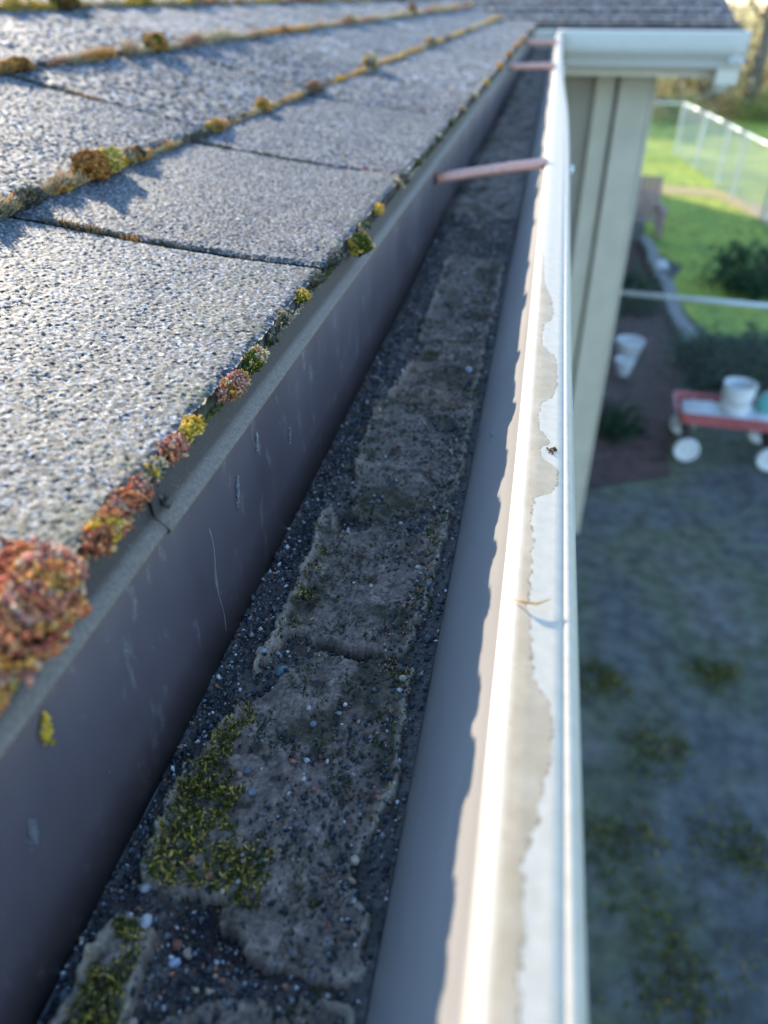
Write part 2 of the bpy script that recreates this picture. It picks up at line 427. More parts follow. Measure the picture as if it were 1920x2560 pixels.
# wing eave front: fascia + gutter of the return
def part(mb, name, mt, parent=house, bevel=0, smooth=False):
    o = mb.build(name, mt, parent, bevel=bevel, smooth=smooth)
    o.location = -parent.location if parent.parent is None else (0, 0, 0)
    return o
part(MB().box((-.118, 2.05, -.2), (.012, 5.08, .15)), 'fascia', M['white_trim'])
part(MB().box((-.31, 2.05, -.279), (.37, 5.2, .008)), 'soffit', M['soffit'])
part(MB().box((.375, 4.632, -.24), (.98, .018, .2)), 'fascia', M['white_trim'])
part(MB().box((.205, 4.80, -.335), (1.33, .33, .008)), 'soffit', M['soffit'])
bb_ = MB(); za, zb_ = float(rz(0)) - .022, float(rz(7.7)) - .022
for x_ in (.845, .868): bb_.v += [(x_, 4.64, za), (x_, 12.32, zb_), (x_, 12.32, zb_ - .14), (x_, 4.64, za - .14)]
bb_.f = [(0, 1, 2, 3), (7, 6, 5, 4), (0, 4, 5, 1), (2, 6, 7, 3), (0, 3, 7, 4), (1, 5, 6, 2)]
part(bb_, 'barge_board', M['white_trim'])
# walls; the siding boards are lapped
wallm = part(MB().box((-.56, 2.2, -1.85), (.1, 5.6, 3.1)), 'wall', M['cream_shaded'])
wing = part(MB().box((-4.0, 12.36, -1.86), (9.02, 14.68, 3.08)), 'wing_wall', M['cream_shaded'])
gm = MB(); gm.add([(.5, 4.96, -.32), (.5, 19.7, -.32), (.5, 12.33, 1.35), (.44, 4.96, -.32), (.44, 19.7, -.32), (.44, 12.33, 1.35)], [(0, 1, 2), (3, 5, 4), (0, 2, 5, 3), (1, 4, 5, 2)])
part(gm, 'gable_wall', M['cream_shaded'])
z = -.345; i = 0
first_board = None
while z > GZ - .02:
    bm_ = MB().box((-.135, 5.003, z - .078), (.76, .016, .16), tilt=(math.radians(-3.2), 'X'))
    o = bm_.build('siding_board', M['cream_shaded'], None); o.parent = wing; o.location = (0, 0, 0)
    z -= .152; i += 1
z = -.345
while z > GZ - .02:                                            # the end wall boards, seen only from the side
    o = MB().box((.515, 12.36, z - .078), (.014, 14.6, .16), tilt=(math.radians(3.2), 'Y')).build('siding_board', M['cream_shaded'], None); o.parent = wing; o.location = (0, 0, 0)
    z -= .152
part(MB().box((.296, 4.974, -1.875), (.105, .05, 3.07)), 'trim_board', M['cream_paint'], bevel=.003)
part(MB().box((.4525, 4.958, -1.875), (.172, .075, 3.07)), 'corner_board', M['cream_paint'], bevel=.003)
part(MB().box((.5515, 5.0, -1.875), (.02, .155, 3.07)), 'corner_board', M['cream_paint'], bevel=.003)
part(MB().box((-4.0, 12.36, GZ + .09), (9.08, 14.76, .18)), 'foundation', M['stone'])

# ------------------------------------------------------------------ gutters
def gut_dx(V):
    y = V[:, :, 1]; k = V.shape[1]
    bump = np.exp(-((y - 1.25) / .65) ** 2) * .0065 + (fbm(y * 2.2, y * 0 + 1, 3, 4) - .5) * .0016
    wgt = sstep(0.0, .023, V[:, :, 0]) * (V[:, :, 2] > -.200)
    V[:, :, 0] += bump * wgt
    lift = (fbm(y * 3, y * 0 + 5, 3, 6) - .5) * .0012
    V[:, :, 2] += lift * (V[:, :, 2] > -.17)
# inner trough (back wall, floor, front wall) and painted front lip
m = bpy.data.materials.new('gutter back paint'); m.use_nodes = True; n, l, b = nodes_of(m)
t = noise_node(n, l, 1, 4, (60, 100, 46)); r = ramp(n, [(.60, 0.0), (.74, .8)]); l.new(t, r.inputs[0])
t2 = noise_node(n, l, 1500, 3); r2 = ramp(n, [(.42, 0.0), (.6, 1.0)]); l.new(t2, r2.inputs[0])
mu = n.new('ShaderNodeMath'); mu.operation = 'MULTIPLY'; l.new(r.outputs[0], mu.inputs[0]); l.new(r2.outputs[0], mu.inputs[1])
t3 = noise_node(n, l, 700, 2); r3 = ramp(n, [(.755, 0.0), (.775, 1.0)]); l.new(t3, r3.inputs[0])
ad = n.new('ShaderNodeMath'); ad.operation = 'MAXIMUM'; l.new(mu.outputs[0], ad.inputs[0]); l.new(r3.outputs[0], ad.inputs[1])
t5 = noise_node(n, l, 14, 4, (1, 1, .5)); r5 = ramp(n, [(.3, (.085, .068, .075)), (.7, (.15, .122, .128))]); l.new(t5, r5.inputs[0])
cc = mixc(n, l, ad.outputs[0], r5.outputs[0], (.42, .42, .38))
tcz = n.new('ShaderNodeTexCoord'); szz = n.new('ShaderNodeSeparateXYZ'); l.new(tcz.outputs['Object'], szz.inputs[0])
wob = noise_node(n, l, 22, 4); wz = n.new('ShaderNodeMath'); wz.operation = 'MULTIPLY_ADD'; wz.inputs[1].default_value = .006; l.new(wob, wz.inputs[0]); l.new(szz.outputs[2], wz.inputs[2])
tide = ramp(n, [(.0, .55), (.40, .75), (.47, .2), (.6, .0)]); tm = n.new('ShaderNodeMapRange'); tm.inputs[1].default_value = -.2300; tm.inputs[2].default_value = -.2100; l.new(wz.outputs[0], tm.inputs[0]); l.new(tm.outputs[0], tide.inputs[0])
cc = mixc(n, l, tide.outputs[0], cc, (.11, .10, .095)); l.new(cc, b.inputs['Base Color']); b.inputs['Roughness'].default_value = .45
M['back'] = m
m = bpy.data.materials.new('gutter front paint'); m.use_nodes = True; n, l, b = nodes_of(m)
t = noise_node(n, l, 1, 3, (30, 9, 30)); r = ramp(n, [(.3, (.27, .255, .235)), (.7, (.32, .30, .275))]); l.new(t, r.inputs[0])
t3 = noise_node(n, l, 900, 2); r3 = ramp(n, [(.74, 0.0), (.77, 1.0)]); l.new(t3, r3.inputs[0])
cc = mixc(n, l, r3.outputs[0], r.outputs[0], (.5, .5, .48)); l.new(cc, b.inputs['Base Color']); b.inputs['Roughness'].default_value = .35
M['front'] = m

# stained lip: beige grime creeping over the white paint, its edge is a curve X = f(Y)
stain = [(0.5423, 0.0065), (0.4815, 0.0094), (0.4318, 0.0146), (0.4123, 0.0101), (0.3882, 0.0091), (0.3706, 0.0158), (0.3534, 0.017), (0.3373, 0.0171), (0.3191, 0.0135), (0.3067, 0.0097), (0.2914, 0.0097), (0.2789, 0.0141), (0.2716, 0.0106), (0.2617, 0.0161), (0.2516, 0.0179), (0.2425, 0.0162), (0.2363, 0.0105), (0.2294, 0.0091), (0.2022, 0.0099), (0.1789, 0.0096), (0.163, 0.0109), (0.1522, 0.0115), (0.1428, 0.0147), (0.1354, 0.0168), (0.1281, 0.017), (0.1143, 0.0147), (0.1081, 0.0143), (0.1021, 0.013), (0.0986, 0.0121), (0.0912, 0.0113), (0.0845, 0.0119), (0.0772, 0.0116), (0.069, 0.0115), (0.0642, 0.0116)]
m = bpy.data.materials.new('stained white lip paint'); m.use_nodes = True; n, l, b = nodes_of(m)
tc = n.new('ShaderNodeTexCoord'); sx = n.new('ShaderNodeSeparateXYZ'); l.new(tc.outputs['Object'], sx.inputs[0])
yr_ = n.new('ShaderNodeMapRange'); yr_.inputs[1].default_value = 0; yr_.inputs[2].default_value = .7; l.new(sx.outputs[1], yr_.inputs[0])
fc = n.new('ShaderNodeFloatCurve'); cu = fc.mapping.curves[0]
pts = sorted([(y / .7, x / .025) for y, x in stain] + [(1.0, .06), (.0, .45)])
cu.points[0].location = pts[0]; cu.points[1].location = pts[-1]
for p in pts[1:-1]: cu.points.new(*p)
fc.mapping.update(); l.new(yr_.outputs[0], fc.inputs['Value'])
bd = n.new('ShaderNodeMath'); bd.operation = 'MULTIPLY'; bd.inputs[1].default_value = .025; l.new(fc.outputs[0], bd.inputs[0])
wn_ = noise_node(n, l, 260, 4); wm = n.new('ShaderNodeMath'); wm.operation = 'MULTIPLY_ADD'; wm.inputs[1].default_value = .0042; wm.inputs[2].default_value = -.0021; l.new(wn_, wm.inputs[0])
b2 = n.new('ShaderNodeMath'); l.new(bd.outputs[0], b2.inputs[0]); l.new(wm.outputs[0], b2.inputs[1])
df = n.new('ShaderNodeMath'); df.operation = 'SUBTRACT'; l.new(b2.outputs[0], df.inputs[0]); l.new(sx.outputs[0], df.inputs[1])   # >0 inside stain
ins = n.new('ShaderNodeMapRange'); ins.inputs[1].default_value = -.0002; ins.inputs[2].default_value = .0004; l.new(df.outputs[0], ins.inputs[0])
ab = n.new('ShaderNodeMath'); ab.operation = 'ABSOLUTE'; l.new(df.outputs[0], ab.inputs[0])
ln = n.new('ShaderNodeMapRange'); ln.inputs[1].default_value = .0001; ln.inputs[2].default_value = .00055; ln.inputs[3].default_value = 1; ln.inputs[4].default_value = 0; l.new(ab.outputs[0], ln.inputs[0])
brk = noise_node(n, l, 500, 3); br = ramp(n, [(.4, 0.0), (.58, 1.0)]); l.new(brk, br.inputs[0])
lm = n.new('ShaderNodeMath'); lm.operation = 'MULTIPLY'; l.new(ln.outputs[0], lm.inputs[0]); l.new(br.outputs[0], lm.inputs[1])
vo = n.new('ShaderNodeTexVoronoi'); vo.inputs['Scale'].default_value = 900; l.new(tc.outputs['Object'], vo.inputs['Vector'])
sp = ramp(n, [(.10, 1.0), (.2, 0.0)]); l.new(vo.outputs['Distance'], sp.inputs[0])
spn = noise_node(n, l, 130, 3); spr = ramp(n, [(.46, 0.0), (.6, 1.0)]); l.new(spn, spr.inputs[0])
sm = n.new('ShaderNodeMath'); sm.operation = 'MULTIPLY'; l.new(sp.outputs[0], sm.inputs[0]); l.new(spr.outputs[0], sm.inputs[1])
smi = n.new('ShaderNodeMath'); smi.operation = 'MULTIPLY'; l.new(sm.outputs[0], smi.inputs[0]); l.new(ins.outputs[0], smi.inputs[1])
hem = n.new('ShaderNodeMapRange'); hem.inputs[1].default_value = .0055; hem.inputs[2].default_value = .0075; l.new(sx.outputs[0], hem.inputs[0])
im = n.new('ShaderNodeMath'); im.operation = 'MULTIPLY'; l.new(ins.outputs[0], im.inputs[0]); l.new(hem.outputs[0], im.inputs[1])
gn = noise_node(n, l, 90, 4); gr = ramp(n, [(.3, (.37, .28, .17)), (.7, (.47, .37, .25))]); l.new(gn, gr.inputs[0])
wnn = noise_node(n, l, 200, 4); wr = ramp(n, [(.3, (.50, .43, .32)), (.7, (.57, .49, .375))]); l.new(wnn, wr.inputs[0])
c1 = mixc(n, l, im.outputs[0], wr.outputs[0], gr.outputs[0])
c2 = mixc(n, l, lm.outputs[0], c1, (.22, .15, .09)); c3 = mixc(n, l, smi.outputs[0], c2, (.16, .10, .05))
l.new(c3, b.inputs['Base Color']); b.inputs['Roughness'].default_value = .55; b.inputs['Specular IOR Level'].default_value = .25
bt = noise_node(n, l, 350, 4); bpl = n.new('ShaderNodeBump'); bpl.inputs['Distance'].default_value = .0004; bpl.inputs['Strength'].default_value = .25; l.new(bt, bpl.inputs['Height']); l.new(bpl.outputs[0], b.inputs['Normal'])
M['lip'] = m

gutter = empty('gutter', (-.04, 2, -.235), 'long open metal gutter with a stained white front lip along the mossy eave', 'gutter')
ysg = np.concatenate([np.linspace(-.4, 1.2, 160), np.linspace(1.22, 4.56, 120)])
def gpart(name, prof, mt, thick=.0007, yy=ysg):
    o = extrude_profile(name, prof, 0, 0, mt, gutter, ny=yy, thick=thick, dx=gut_dx); o.location = -gutter.location; return o
gpart('back_wall', [(-.1105, -.126), (-.110, -.15), (-.1095, -.20), (-.109, -.228)], M['back'])
gpart('gutter_floor', [(-.109, -.2285), (-.1082, -.2325), (-.105, -.2345), (-.07, -.2352), (-.027, -.2345), (-.0235, -.2325), (-.0222, -.2290)], M['tin'])
gpart('front_wall', [(-.0222, -.2286), (-.0212, -.220), (-.0195, -.208), (-.0165, -.196), (-.0115, -.184), (-.0055, -.173), (-.0008, -.164), (.0017, -.156), (.0022, -.1522)], M['front'])
lipo = gpart('front_lip', [(.0030, -.1550), (.0024, -.1520), (.0030, -.1500), (.0044, -.1487), (.0062, -.1483), (.0110, -.1493), (.0160, -.1501), (.0186, -.1504), (.0191, -.1509), (.0197, -.1504), (.0212, -.1507), (.0226, -.1524), (.0236, -.1560)], M['lip'])
lipo.location = -gutter.location
for md in lipo.modifiers: md.thickness = .0005
gpart('outer_face', [(.0237, -.1562), (.0246, -.172), (.0240, -.180), (.0190, -.192), (.0080, -.204), (-.004, -.214), (-.0125, -.226), (-.0150, -.236), (-.0200, -.2375)], M['white_paint'])
def ferrule(p0, p1, r=.0054):
    p0 = Vector(p0); p1 = Vector(p1); mb = MB()
    pts = [p0.lerp(p1, t) + Vector((0, 0, .0008 * math.sin(math.pi * t))) for t in np.linspace(0, 1, 9)]
    mb.tube(pts, r, 16); o = mb.build('spike_ferrule', M['ferrule'], gutter, smooth=False); o.location = -gutter.location
    for p in o.data.polygons: p.use_smooth = len(p.vertices) == 4
    h = MB().lathe((.0260 + .0065 * math.exp(-((p1.y - 1.25) / .65) ** 2), p1.y, p1.z - .006), [(.0, .0022), (.0035, .0018), (.0052, .0004), (.0052, -.001)], 14, 'X')
    o = h.build('spike_head', M['galv'], gutter, smooth=True); o.location = -gutter.location
ferrule((-.109, .852, -.1590), (.0036, .905, -.1490))
ferrule((-.109, 2.18, -.146), (.0036, 2.21, -.1440), .0075)
ferrule((-.109, 3.30, -.143), (.0036, 3.32, -.1410), .0095)

# the return gutter across the wing eave
g2 = empty('gutter', (.4, 4.56, -.2), 'short white return gutter across the end of the roof, holding a downspout', 'gutter')
m_in = [(4.610, -.135), (4.608, -.235), (4.60, -.245), (4.55, -.245), (4.535, -.235), (4.525, -.2), (4.516, -.165), (4.5145, -.156)]
m_out = [(4.5140, -.158), (4.5130, -.1460), (4.5100, -.1405), (4.5060, -.1390), (4.4880, -.1410), (4.4820, -.1430), (4.4790, -.148), (4.4775, -.158), (4.4770, -.205), (4.4800, -.222), (4.4900, -.238), (4.5060, -.252), (4.5180, -.270), (4.5220, -.292), (4.5280, -.298), (4.60, -.299)]
def g2part(name, prof, mt, x0, x1, thick=.0012):
    o = extrude_profile(name, prof, x0, x1, mt, g2, ny=14, thick=thick, axis='X'); o.location = -g2.location; return o
g2part('trough', m_in, M['back'], .004, .893)
g2part('front_face', m_out, M['white_paint'], .004, .896)
ec = MB().add([(.8955, a, b_) for a, b_ in [(4.612, -.14), (4.612, -.299), (4.528, -.298), (4.522, -.292), (4.518, -.27), (4.506, -.252), (4.48, -.222), (4.477, -.205), (4.4775, -.158), (4.482, -.1455), (4.503, -.150)]], [tuple(range(11))])
o = ec.build('end_cap', M['white_paint'], g2); o.location = -g2.location; s = o.modifiers.new('s', 'SOLIDIFY'); s.thickness = .003; s.offset = 1
o = MB().box((.012, 4.52, -.1495), (.022, .075, .0022)).build('corner_mitre', M['white_paint'], g2, bevel=.0006); o.location = -g2.location
# outlet and downspout elbow
ds = empty('downspout', (.83, 4.6, -.3), 'pale metal downspout elbow slanting from the return gutter back to the wall', 'downspout')
def dpart(mb, name, mt=M['white_trim'], bevel=.004):
    o = mb.build(name, mt, ds, bevel=bevel); o.location = -ds.location
def duct(mb, pts, wx, wy):
    vs = []; pts = [Vector(p) for p in pts]
    for p, a in zip(pts, [0, .35, .5, .6, .35, 0][:len(pts)] if len(pts) == 6 else [0] * len(pts)):
        vs += [p + Vector(q) for q in ((-wx, -wy, 0), (wx, -wy, 0), (wx, wy, 0), (-wx, wy, 0))]
    fs = [(4 * i + k, 4 * i + (k + 1) % 4, 4 * i + 4 + (k + 1) % 4, 4 * i + 4 + k) for i in range(len(pts) - 1) for k in range(4)]
    return mb.add(vs, fs)
dpart(duct(MB(), [(.840, 4.57, -.296), (.840, 4.57, -.365)], .052, .038), 'outlet')
dpart(duct(MB(), [(.838, 4.57, -.362), (.825, 4.60, -.40), (.78, 4.70, -.43), (.66, 5.12, -.485), (.575, 5.40, -.525), (.555, 5.45, -.62)], .03, .03), 'elbow')
dpart(duct(MB(), [(.555, 5.45, -.615), (.555, 5.45, GZ + .2)], .026, .035), 'pipe')
mb = MB(); mb.box((.868, 4.472, -.252), (.055, .006, .014), tilt=(math.radians(18), 'Y')); mb.box((.835, 4.472, -.256), (.03, .006, .014), tilt=(math.radians(28), 'Y'))
o = mb.build('loose_strap', M['white_plastic'], g2, bevel=.001); o.location = -g2.location
#@@PART2
# ------------------------------------------------------------------ dried mud on the gutter floor
def poly_sd(poly, X, Y):
    P = np.array(poly); Q = np.roll(P, -1, 0); d = np.full(X.shape, 1e9); ins = np.zeros(X.shape, bool)
    for (ax, ay), (bx, by) in zip(P, Q):
        ex, ey = bx - ax, by - ay; t = np.clip(((X - ax) * ex + (Y - ay) * ey) / (ex * ex + ey * ey + 1e-12), 0, 1)
        d = np.minimum(d, np.hypot(X - ax - t * ex, Y - ay - t * ey))
        c = ((ay > Y) != (by > Y)) & (X < (bx - ax) * (Y - ay) / (by - ay + 1e-12) + ax); ins ^= c
    return np.where(ins, d, -d)
def base_h(X, Y):
    far = sstep(.74, .95, Y)
    z = -.2264 - .0016 * (1 - sstep(-.106, -.094, X)) + (fbm(X * 90, Y * 90, 4, 3) - .5) * .0045 + (fbm(X * 400, Y * 400, 3, 8) - .5) * .0012
    z = z + .0026 * sstep(-.034, -.024, X)
    gap = np.exp(-((X + .056) / .022) ** 4 - ((Y - .2215) / .0042) ** 2) + np.exp(-((X + .070) / .018) ** 4 - ((Y - .103) / .011) ** 2) + np.exp(-((X + .084) / .006) ** 2 - ((Y - .318) / .008) ** 2)
    z = z - .0040 * np.clip(gap, 0, 1)
    z = z + far * ((fbm(X * 22 + 4, Y * 11, 4, 13)) * .020 + (fbm(X * 60, Y * 50, 3, 19) - .5) * .006)
    z = z - .004 * far * (sstep(-.098, -.109, X))
    return z
def mud_col(X, Y, r, seed=0):
    f = fbm(X * 120, Y * 120, 4, 40 + seed)[..., None]; g = fbm(X * 45, Y * 45, 4, 50 + seed)[..., None]; h = fbm(X * 350, Y * 350, 3, 60)[..., None]
    c = np.array((.13, .115, .105)) * (1 - f) + np.array((.32, .30, .29)) * f
    c = c * (.55 + .9 * h)
    mossy = sstep(.50, .66, g); c = c * (1 - .7 * mossy) + np.array((.045, .050, .022)) * .7 * mossy * (.5 + h)
    dk = sstep(.62, .75, fbm(X * 230, Y * 230, 3, 71 + seed))[..., None]; c = c * (1 - .6 * dk)
    return c * (.7 + .6 * r.random(f.shape)) * np.array((.98, .82, .68))
r_ = np.random.default_rng(5)
def sediment(name, y0, y1, res, label):
    nx = int(.0865 / res); ny = int((y1 - y0) / res)
    X, Y = np.meshgrid(np.linspace(-.1086, -.0222, nx), np.linspace(y0, y1, ny), indexing='ij')
    Z = base_h(X, Y) + r_.normal(0, min(res, .0015) * .12, X.shape)
    Xj = X + r_.normal(0, res * .15, X.shape) * (X > -.107) * (X < -.024)
    far = sstep(.74, .95, Y)[..., None]
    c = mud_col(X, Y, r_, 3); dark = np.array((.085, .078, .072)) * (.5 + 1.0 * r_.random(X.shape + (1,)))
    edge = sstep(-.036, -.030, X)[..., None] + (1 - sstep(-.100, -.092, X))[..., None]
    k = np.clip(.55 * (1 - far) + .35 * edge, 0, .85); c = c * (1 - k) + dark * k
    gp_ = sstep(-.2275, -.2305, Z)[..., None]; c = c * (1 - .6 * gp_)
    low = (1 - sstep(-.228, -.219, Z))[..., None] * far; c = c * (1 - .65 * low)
    o = np_mesh(name, np.stack([Xj, Y, Z], -1).reshape(-1, 3), grid_faces(nx, ny), M['mud'], None, c.reshape(-1, 3), loc=(-.065, (y0 + y1) / 2, -.229))
    tag(o, label, 'sediment', kind='stuff'); return o
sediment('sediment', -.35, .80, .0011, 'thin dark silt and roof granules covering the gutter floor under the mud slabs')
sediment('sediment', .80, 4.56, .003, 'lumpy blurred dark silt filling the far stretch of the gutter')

SLABS = {
 'A': ([(-0.0832, 0.1934), (-0.0753, 0.2094), (-0.0661, 0.2178), (-0.054, 0.2158), (-0.0382, 0.2205), (-0.0305, 0.215), (-0.0289, 0.1847), (-0.0275, 0.1665), (-0.0294, 0.1477), (-0.0344, 0.1334), (-0.0355, 0.1229), (-0.0273, 0.1158), (-0.0259, 0.0983), (-0.0347, 0.097), (-0.0474, 0.0964), (-0.0599, 0.102), (-0.0686, 0.1063), (-0.0708, 0.1131), (-0.0768, 0.1148), (-0.0860, 0.1125), (-0.0926, 0.1128), (-0.0990, 0.1176), (-0.1005, 0.1355), (-0.0972, 0.1626), (-.0905, .1870)], .00075, 'large cracked brown mud slab with a bright moss band along its left edge'),
 'B': ([(-0.0921, 0.2043), (-0.0905, 0.2432), (-0.0908, 0.2926), (-0.0932, 0.3175), (-0.0895, 0.3230), (-0.0855, 0.3080), (-0.0810, 0.2950), (-0.0700, 0.3070), (-0.0605, 0.3109), (-0.043, 0.3079), (-0.0323, 0.3327), (-0.0275, 0.3386), (-0.0286, 0.2968), (-0.0299, 0.2516), (-0.0352, 0.2250), (-0.056, 0.2238), (-0.0682, 0.2266), (-0.0789, 0.2315), (-0.0855, 0.2278)], .0008, 'grey-brown mud slab with green moss dots and pale curled rims'),
 'C': ([(-0.0794, 0.3248), (-0.0884, 0.3826), (-0.0914, 0.4466), (-0.0811, 0.453), (-0.0629, 0.4466), (-0.0447, 0.4434), (-0.031, 0.4507), (-0.0272, 0.4799), (-0.0268, 0.3952), (-0.0265, 0.3536), (-0.0398, 0.3385), (-0.0562, 0.3198), (-0.0729, 0.3188)], .0010, 'rough dark mud slab with mossy edges beyond the second crack'),
 'D': ([(-0.0852, 0.4569), (-0.0791, 0.5191), (-0.0716, 0.5593), (-0.0459, 0.5656), (-0.0297, 0.5834), (-0.0275, 0.5037), (-0.0302, 0.4537), (-0.0484, 0.4424), (-0.071, 0.4528)], .0012, 'brown mud slab half way along the gutter'),
 'E': ([(-0.0808, 0.5682), (-0.083, 0.6811), (-0.0857, 0.7898), (-0.0277, 0.8011), (-0.0269, 0.666), (-0.0283, 0.5857), (-0.0534, 0.564)], .0016, 'long blurred mud slab farthest from the camera'),
 'L': ([(-0.1020, 0.02), (-0.1016, 0.0706), (-0.1008, 0.0883), (-0.0995, 0.1017), (-0.0942, 0.1029), (-0.0881, 0.1011), (-0.0868, 0.0953), (-0.0865, 0.0876), (-0.0850, 0.0786), (-0.0835, .072), (-.0840, .045), (-.083, .02)], .0008, 'narrow mud strip thick with blurred yellow-green moss in the near left corner'),
 'R': ([(-0.0815, 0.0715), (-0.0766, 0.0755), (-0.0688, 0.0825), (-0.0603, 0.0857), (-0.0448, 0.0883), (-0.0347, 0.093), (-0.0265, 0.092), (-0.0257, 0.0756), (-.026, .02), (-.080, .02)], .0008, 'nearest blurred mud slab at the bottom of the picture'),
}
slab_fields = []
slab_obj = {}
for key, (poly, res, label) in SLABS.items():
    P = np.array(poly); x0, y0 = P.min(0) - .004; x1, y1 = P.max(0) + .004
    nx = int((x1 - x0) / res); ny = int((y1 - y0) / res)
    X, Y = np.meshgrid(np.linspace(x0, x1, nx), np.linspace(y0, y1, ny), indexing='ij')
    sdv = poly_sd(poly, X, Y) + .0019 + (fbm(X * 260, Y * 260, 4, 21) - .5) * .0050 + (fbm(X * 90, Y * 90, 3, 22) - .5) * .004
    lift = .0066 - .0016 * sstep(-.045, -.028, X)
    prof = sstep(-.0008, .0020, sdv) * .9 + .1 * sstep(.001, .008, sdv)
    rimn = .35 + 1.1 * fbm(X * 70, Y * 70, 3, 31)
    h = lift + (fbm(X * 55, Y * 55, 4, 5) - .5) * .0055 + (fbm(X * 190, Y * 190, 4, 6) - .5) * .0024
    pits = sstep(.60, .72, fbm(X * 420, Y * 300, 3, 9)); h -= pits * .0009
    crk = np.abs(fbm(X * 75 + 3, Y * 62, 4, 77) - .5) + .02 * fbm(X * 400, Y * 400, 2, 78); crack = (1 - sstep(.008, .020, crk)) * sstep(.46, .56, fbm(X * 30, Y * 26, 2, 79)); h -= crack * .0022
    lump_ = sstep(.5, .75, fbm(X * 130, Y * 110, 3, 83)); h += lump_ * .0012
    lat = np.exp(-((sdv - .0022) / .0021) ** 2)
    side = sstep(.012, .003, np.minimum(np.abs(X - P[:, 0].min()), np.abs(X - P[:, 0].max())))
    h += lat * rimn * (.0008 + .0026 * side)
    jitter = r_.normal(0, .00016, X.shape)
    Z = base_h(X, Y) * 0 - .2290 + prof * h + jitter
    under = sdv < .0004
    Z = np.where(under, -.2290 + prof * h * .4, Z)
    keep = sdv > -.0006
    F = grid_faces(nx, ny); kf = keep.reshape(-1)[F].all(1); F = F[kf]
    used = np.unique(F); remap = np.full(nx * ny, -1); remap[used] = np.arange(len(used))
    Xj = X + r_.normal(0, res * .22, X.shape); Yj = Y + r_.normal(0, res * .22, X.shape)
    V = np.stack([Xj, Yj, Z], -1).reshape(-1, 3)[used]
    c = mud_col(X, Y, r_, ord(key))
    c = c * (1 - .65 * crack[..., None])
    if key == 'D': c = c * np.array((1.06, .97, .90))
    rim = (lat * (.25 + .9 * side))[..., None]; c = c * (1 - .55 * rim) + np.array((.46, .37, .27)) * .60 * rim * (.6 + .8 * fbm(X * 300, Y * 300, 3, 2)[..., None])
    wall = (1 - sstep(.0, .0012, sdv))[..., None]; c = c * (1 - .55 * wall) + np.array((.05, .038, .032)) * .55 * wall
    c = c.reshape(-1, 3)[used]
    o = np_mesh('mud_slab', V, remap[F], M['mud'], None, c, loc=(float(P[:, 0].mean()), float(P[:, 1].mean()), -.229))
    tag(o, label, 'dried mud', 'dried mud slabs on the gutter floor'); slab_obj[key] = o
    slab_fields.append((x0, y0, x1, y1, np.where(sdv > .0004, Z, -9), sdv))
def surf(x, y):
    """height of debris and signed distance to the slab edge"""
    z = base_h(x, y).copy(); sdist = np.full(x.shape, -.02)
    for (x0, y0, x1, y1, Z, sdv) in slab_fields:
        nx, ny = Z.shape; i = (x - x0) / (x1 - x0) * (nx - 1); j = (y - y0) / (y1 - y0) * (ny - 1)
        ok = (i >= 0) & (i < nx - 1) & (j >= 0) & (j < ny - 1); ii = np.clip(i.astype(int), 0, nx - 2); jj = np.clip(j.astype(int), 0, ny - 2)
        zz = np.where(ok, Z[ii, jj], -9); z = np.maximum(z, zz); sdist = np.where(ok, np.maximum(sdist, sdv[ii, jj]), sdist)
    return z, sdist

# granules washed off the shingles
OCT = np.array([(1, 0, 0), (-1, 0, 0), (0, 1, 0), (0, -1, 0), (0, 0, 1), (0, 0, -1)], float)
OF = np.array([(0, 2, 4), (2, 1, 4), (1, 3, 4), (3, 0, 4), (2, 0, 5), (1, 2, 5), (3, 1, 5), (0, 3, 5)])
def chunks(P, size, cols, r, flat=.75):
    n = len(P); V = OCT[None] * (1 + r.normal(0, .22, (n, 6, 1))) + r.normal(0, .14, (n, 6, 3))
    V = V * size[:, None, None] * np.array([1, 1, flat]) * (1 + r.normal(0, .25, (n, 1, 3)))
    a = r.random(n) * 6.28; t = r.normal(0, .5, n); ca, sa = np.cos(a)[:, None], np.sin(a)[:, None]
    x, y, z = V[..., 0] * ca - V[..., 1] * sa, V[..., 0] * sa + V[..., 1] * ca, V[..., 2]
    ct, st = np.cos(t)[:, None], np.sin(t)[:, None]; V = np.stack([x, y * ct - z * st, y * st + z * ct], -1) + P[:, None, :]
    F = (OF[None] + (np.arange(n) * 6)[:, None, None]).reshape(-1, 3)
    return V.reshape(-1, 3), F, np.repeat(cols, 6, 0)
PAL = np.array([(.025, .031, .040), (.040, .048, .060), (.060, .066, .074), (.13, .14, .155), (.28, .29, .30), (.48, .34, .22), (.72, .71, .68), (.42, .18, .10), (.16, .22, .23)])
PW = np.array([.22, .22, .18, .14, .07, .05, .05, .04, .03])
def granule_bed(name, n, xr, yr, test, size, label, seed):
    r = np.random.default_rng(seed)
    x = r.uniform(*xr, n); y = yr[0] + (yr[1] - yr[0]) * r.random(n) ** 1.25
    z, s = surf(x, y); k = test(x, y, s, r); x, y, z = x[k], y[k], z[k]
    sz = size * np.exp(r.normal(0, .35, len(x))); c = PAL[r.choice(len(PAL), len(x), p=PW / PW.sum())] * (.7 + .6 * r.random((len(x), 1)))
    V, F, C = chunks(np.stack([x, y, z + sz * .35 + r.random(len(x)) * sz * .6], -1), sz, c, r)
    o = np_mesh(name, V, F, M['grain'], None, C, loc=(float(x.mean()), float(y.mean()), -.228)); tag(o, label, 'granules', kind='stuff')
granule_bed('roof_granules', 42000, (-.1085, -.0225), (.03, .95), lambda x, y, s, r: (s < .0002) & (r.random(len(x)) < np.where(x > -.034, .30, np.where((y < .115) | (x < -.093), 1, .6))), .00062, 'loose dark roof granules heaped along the gutter edges and in the cracks', 11)
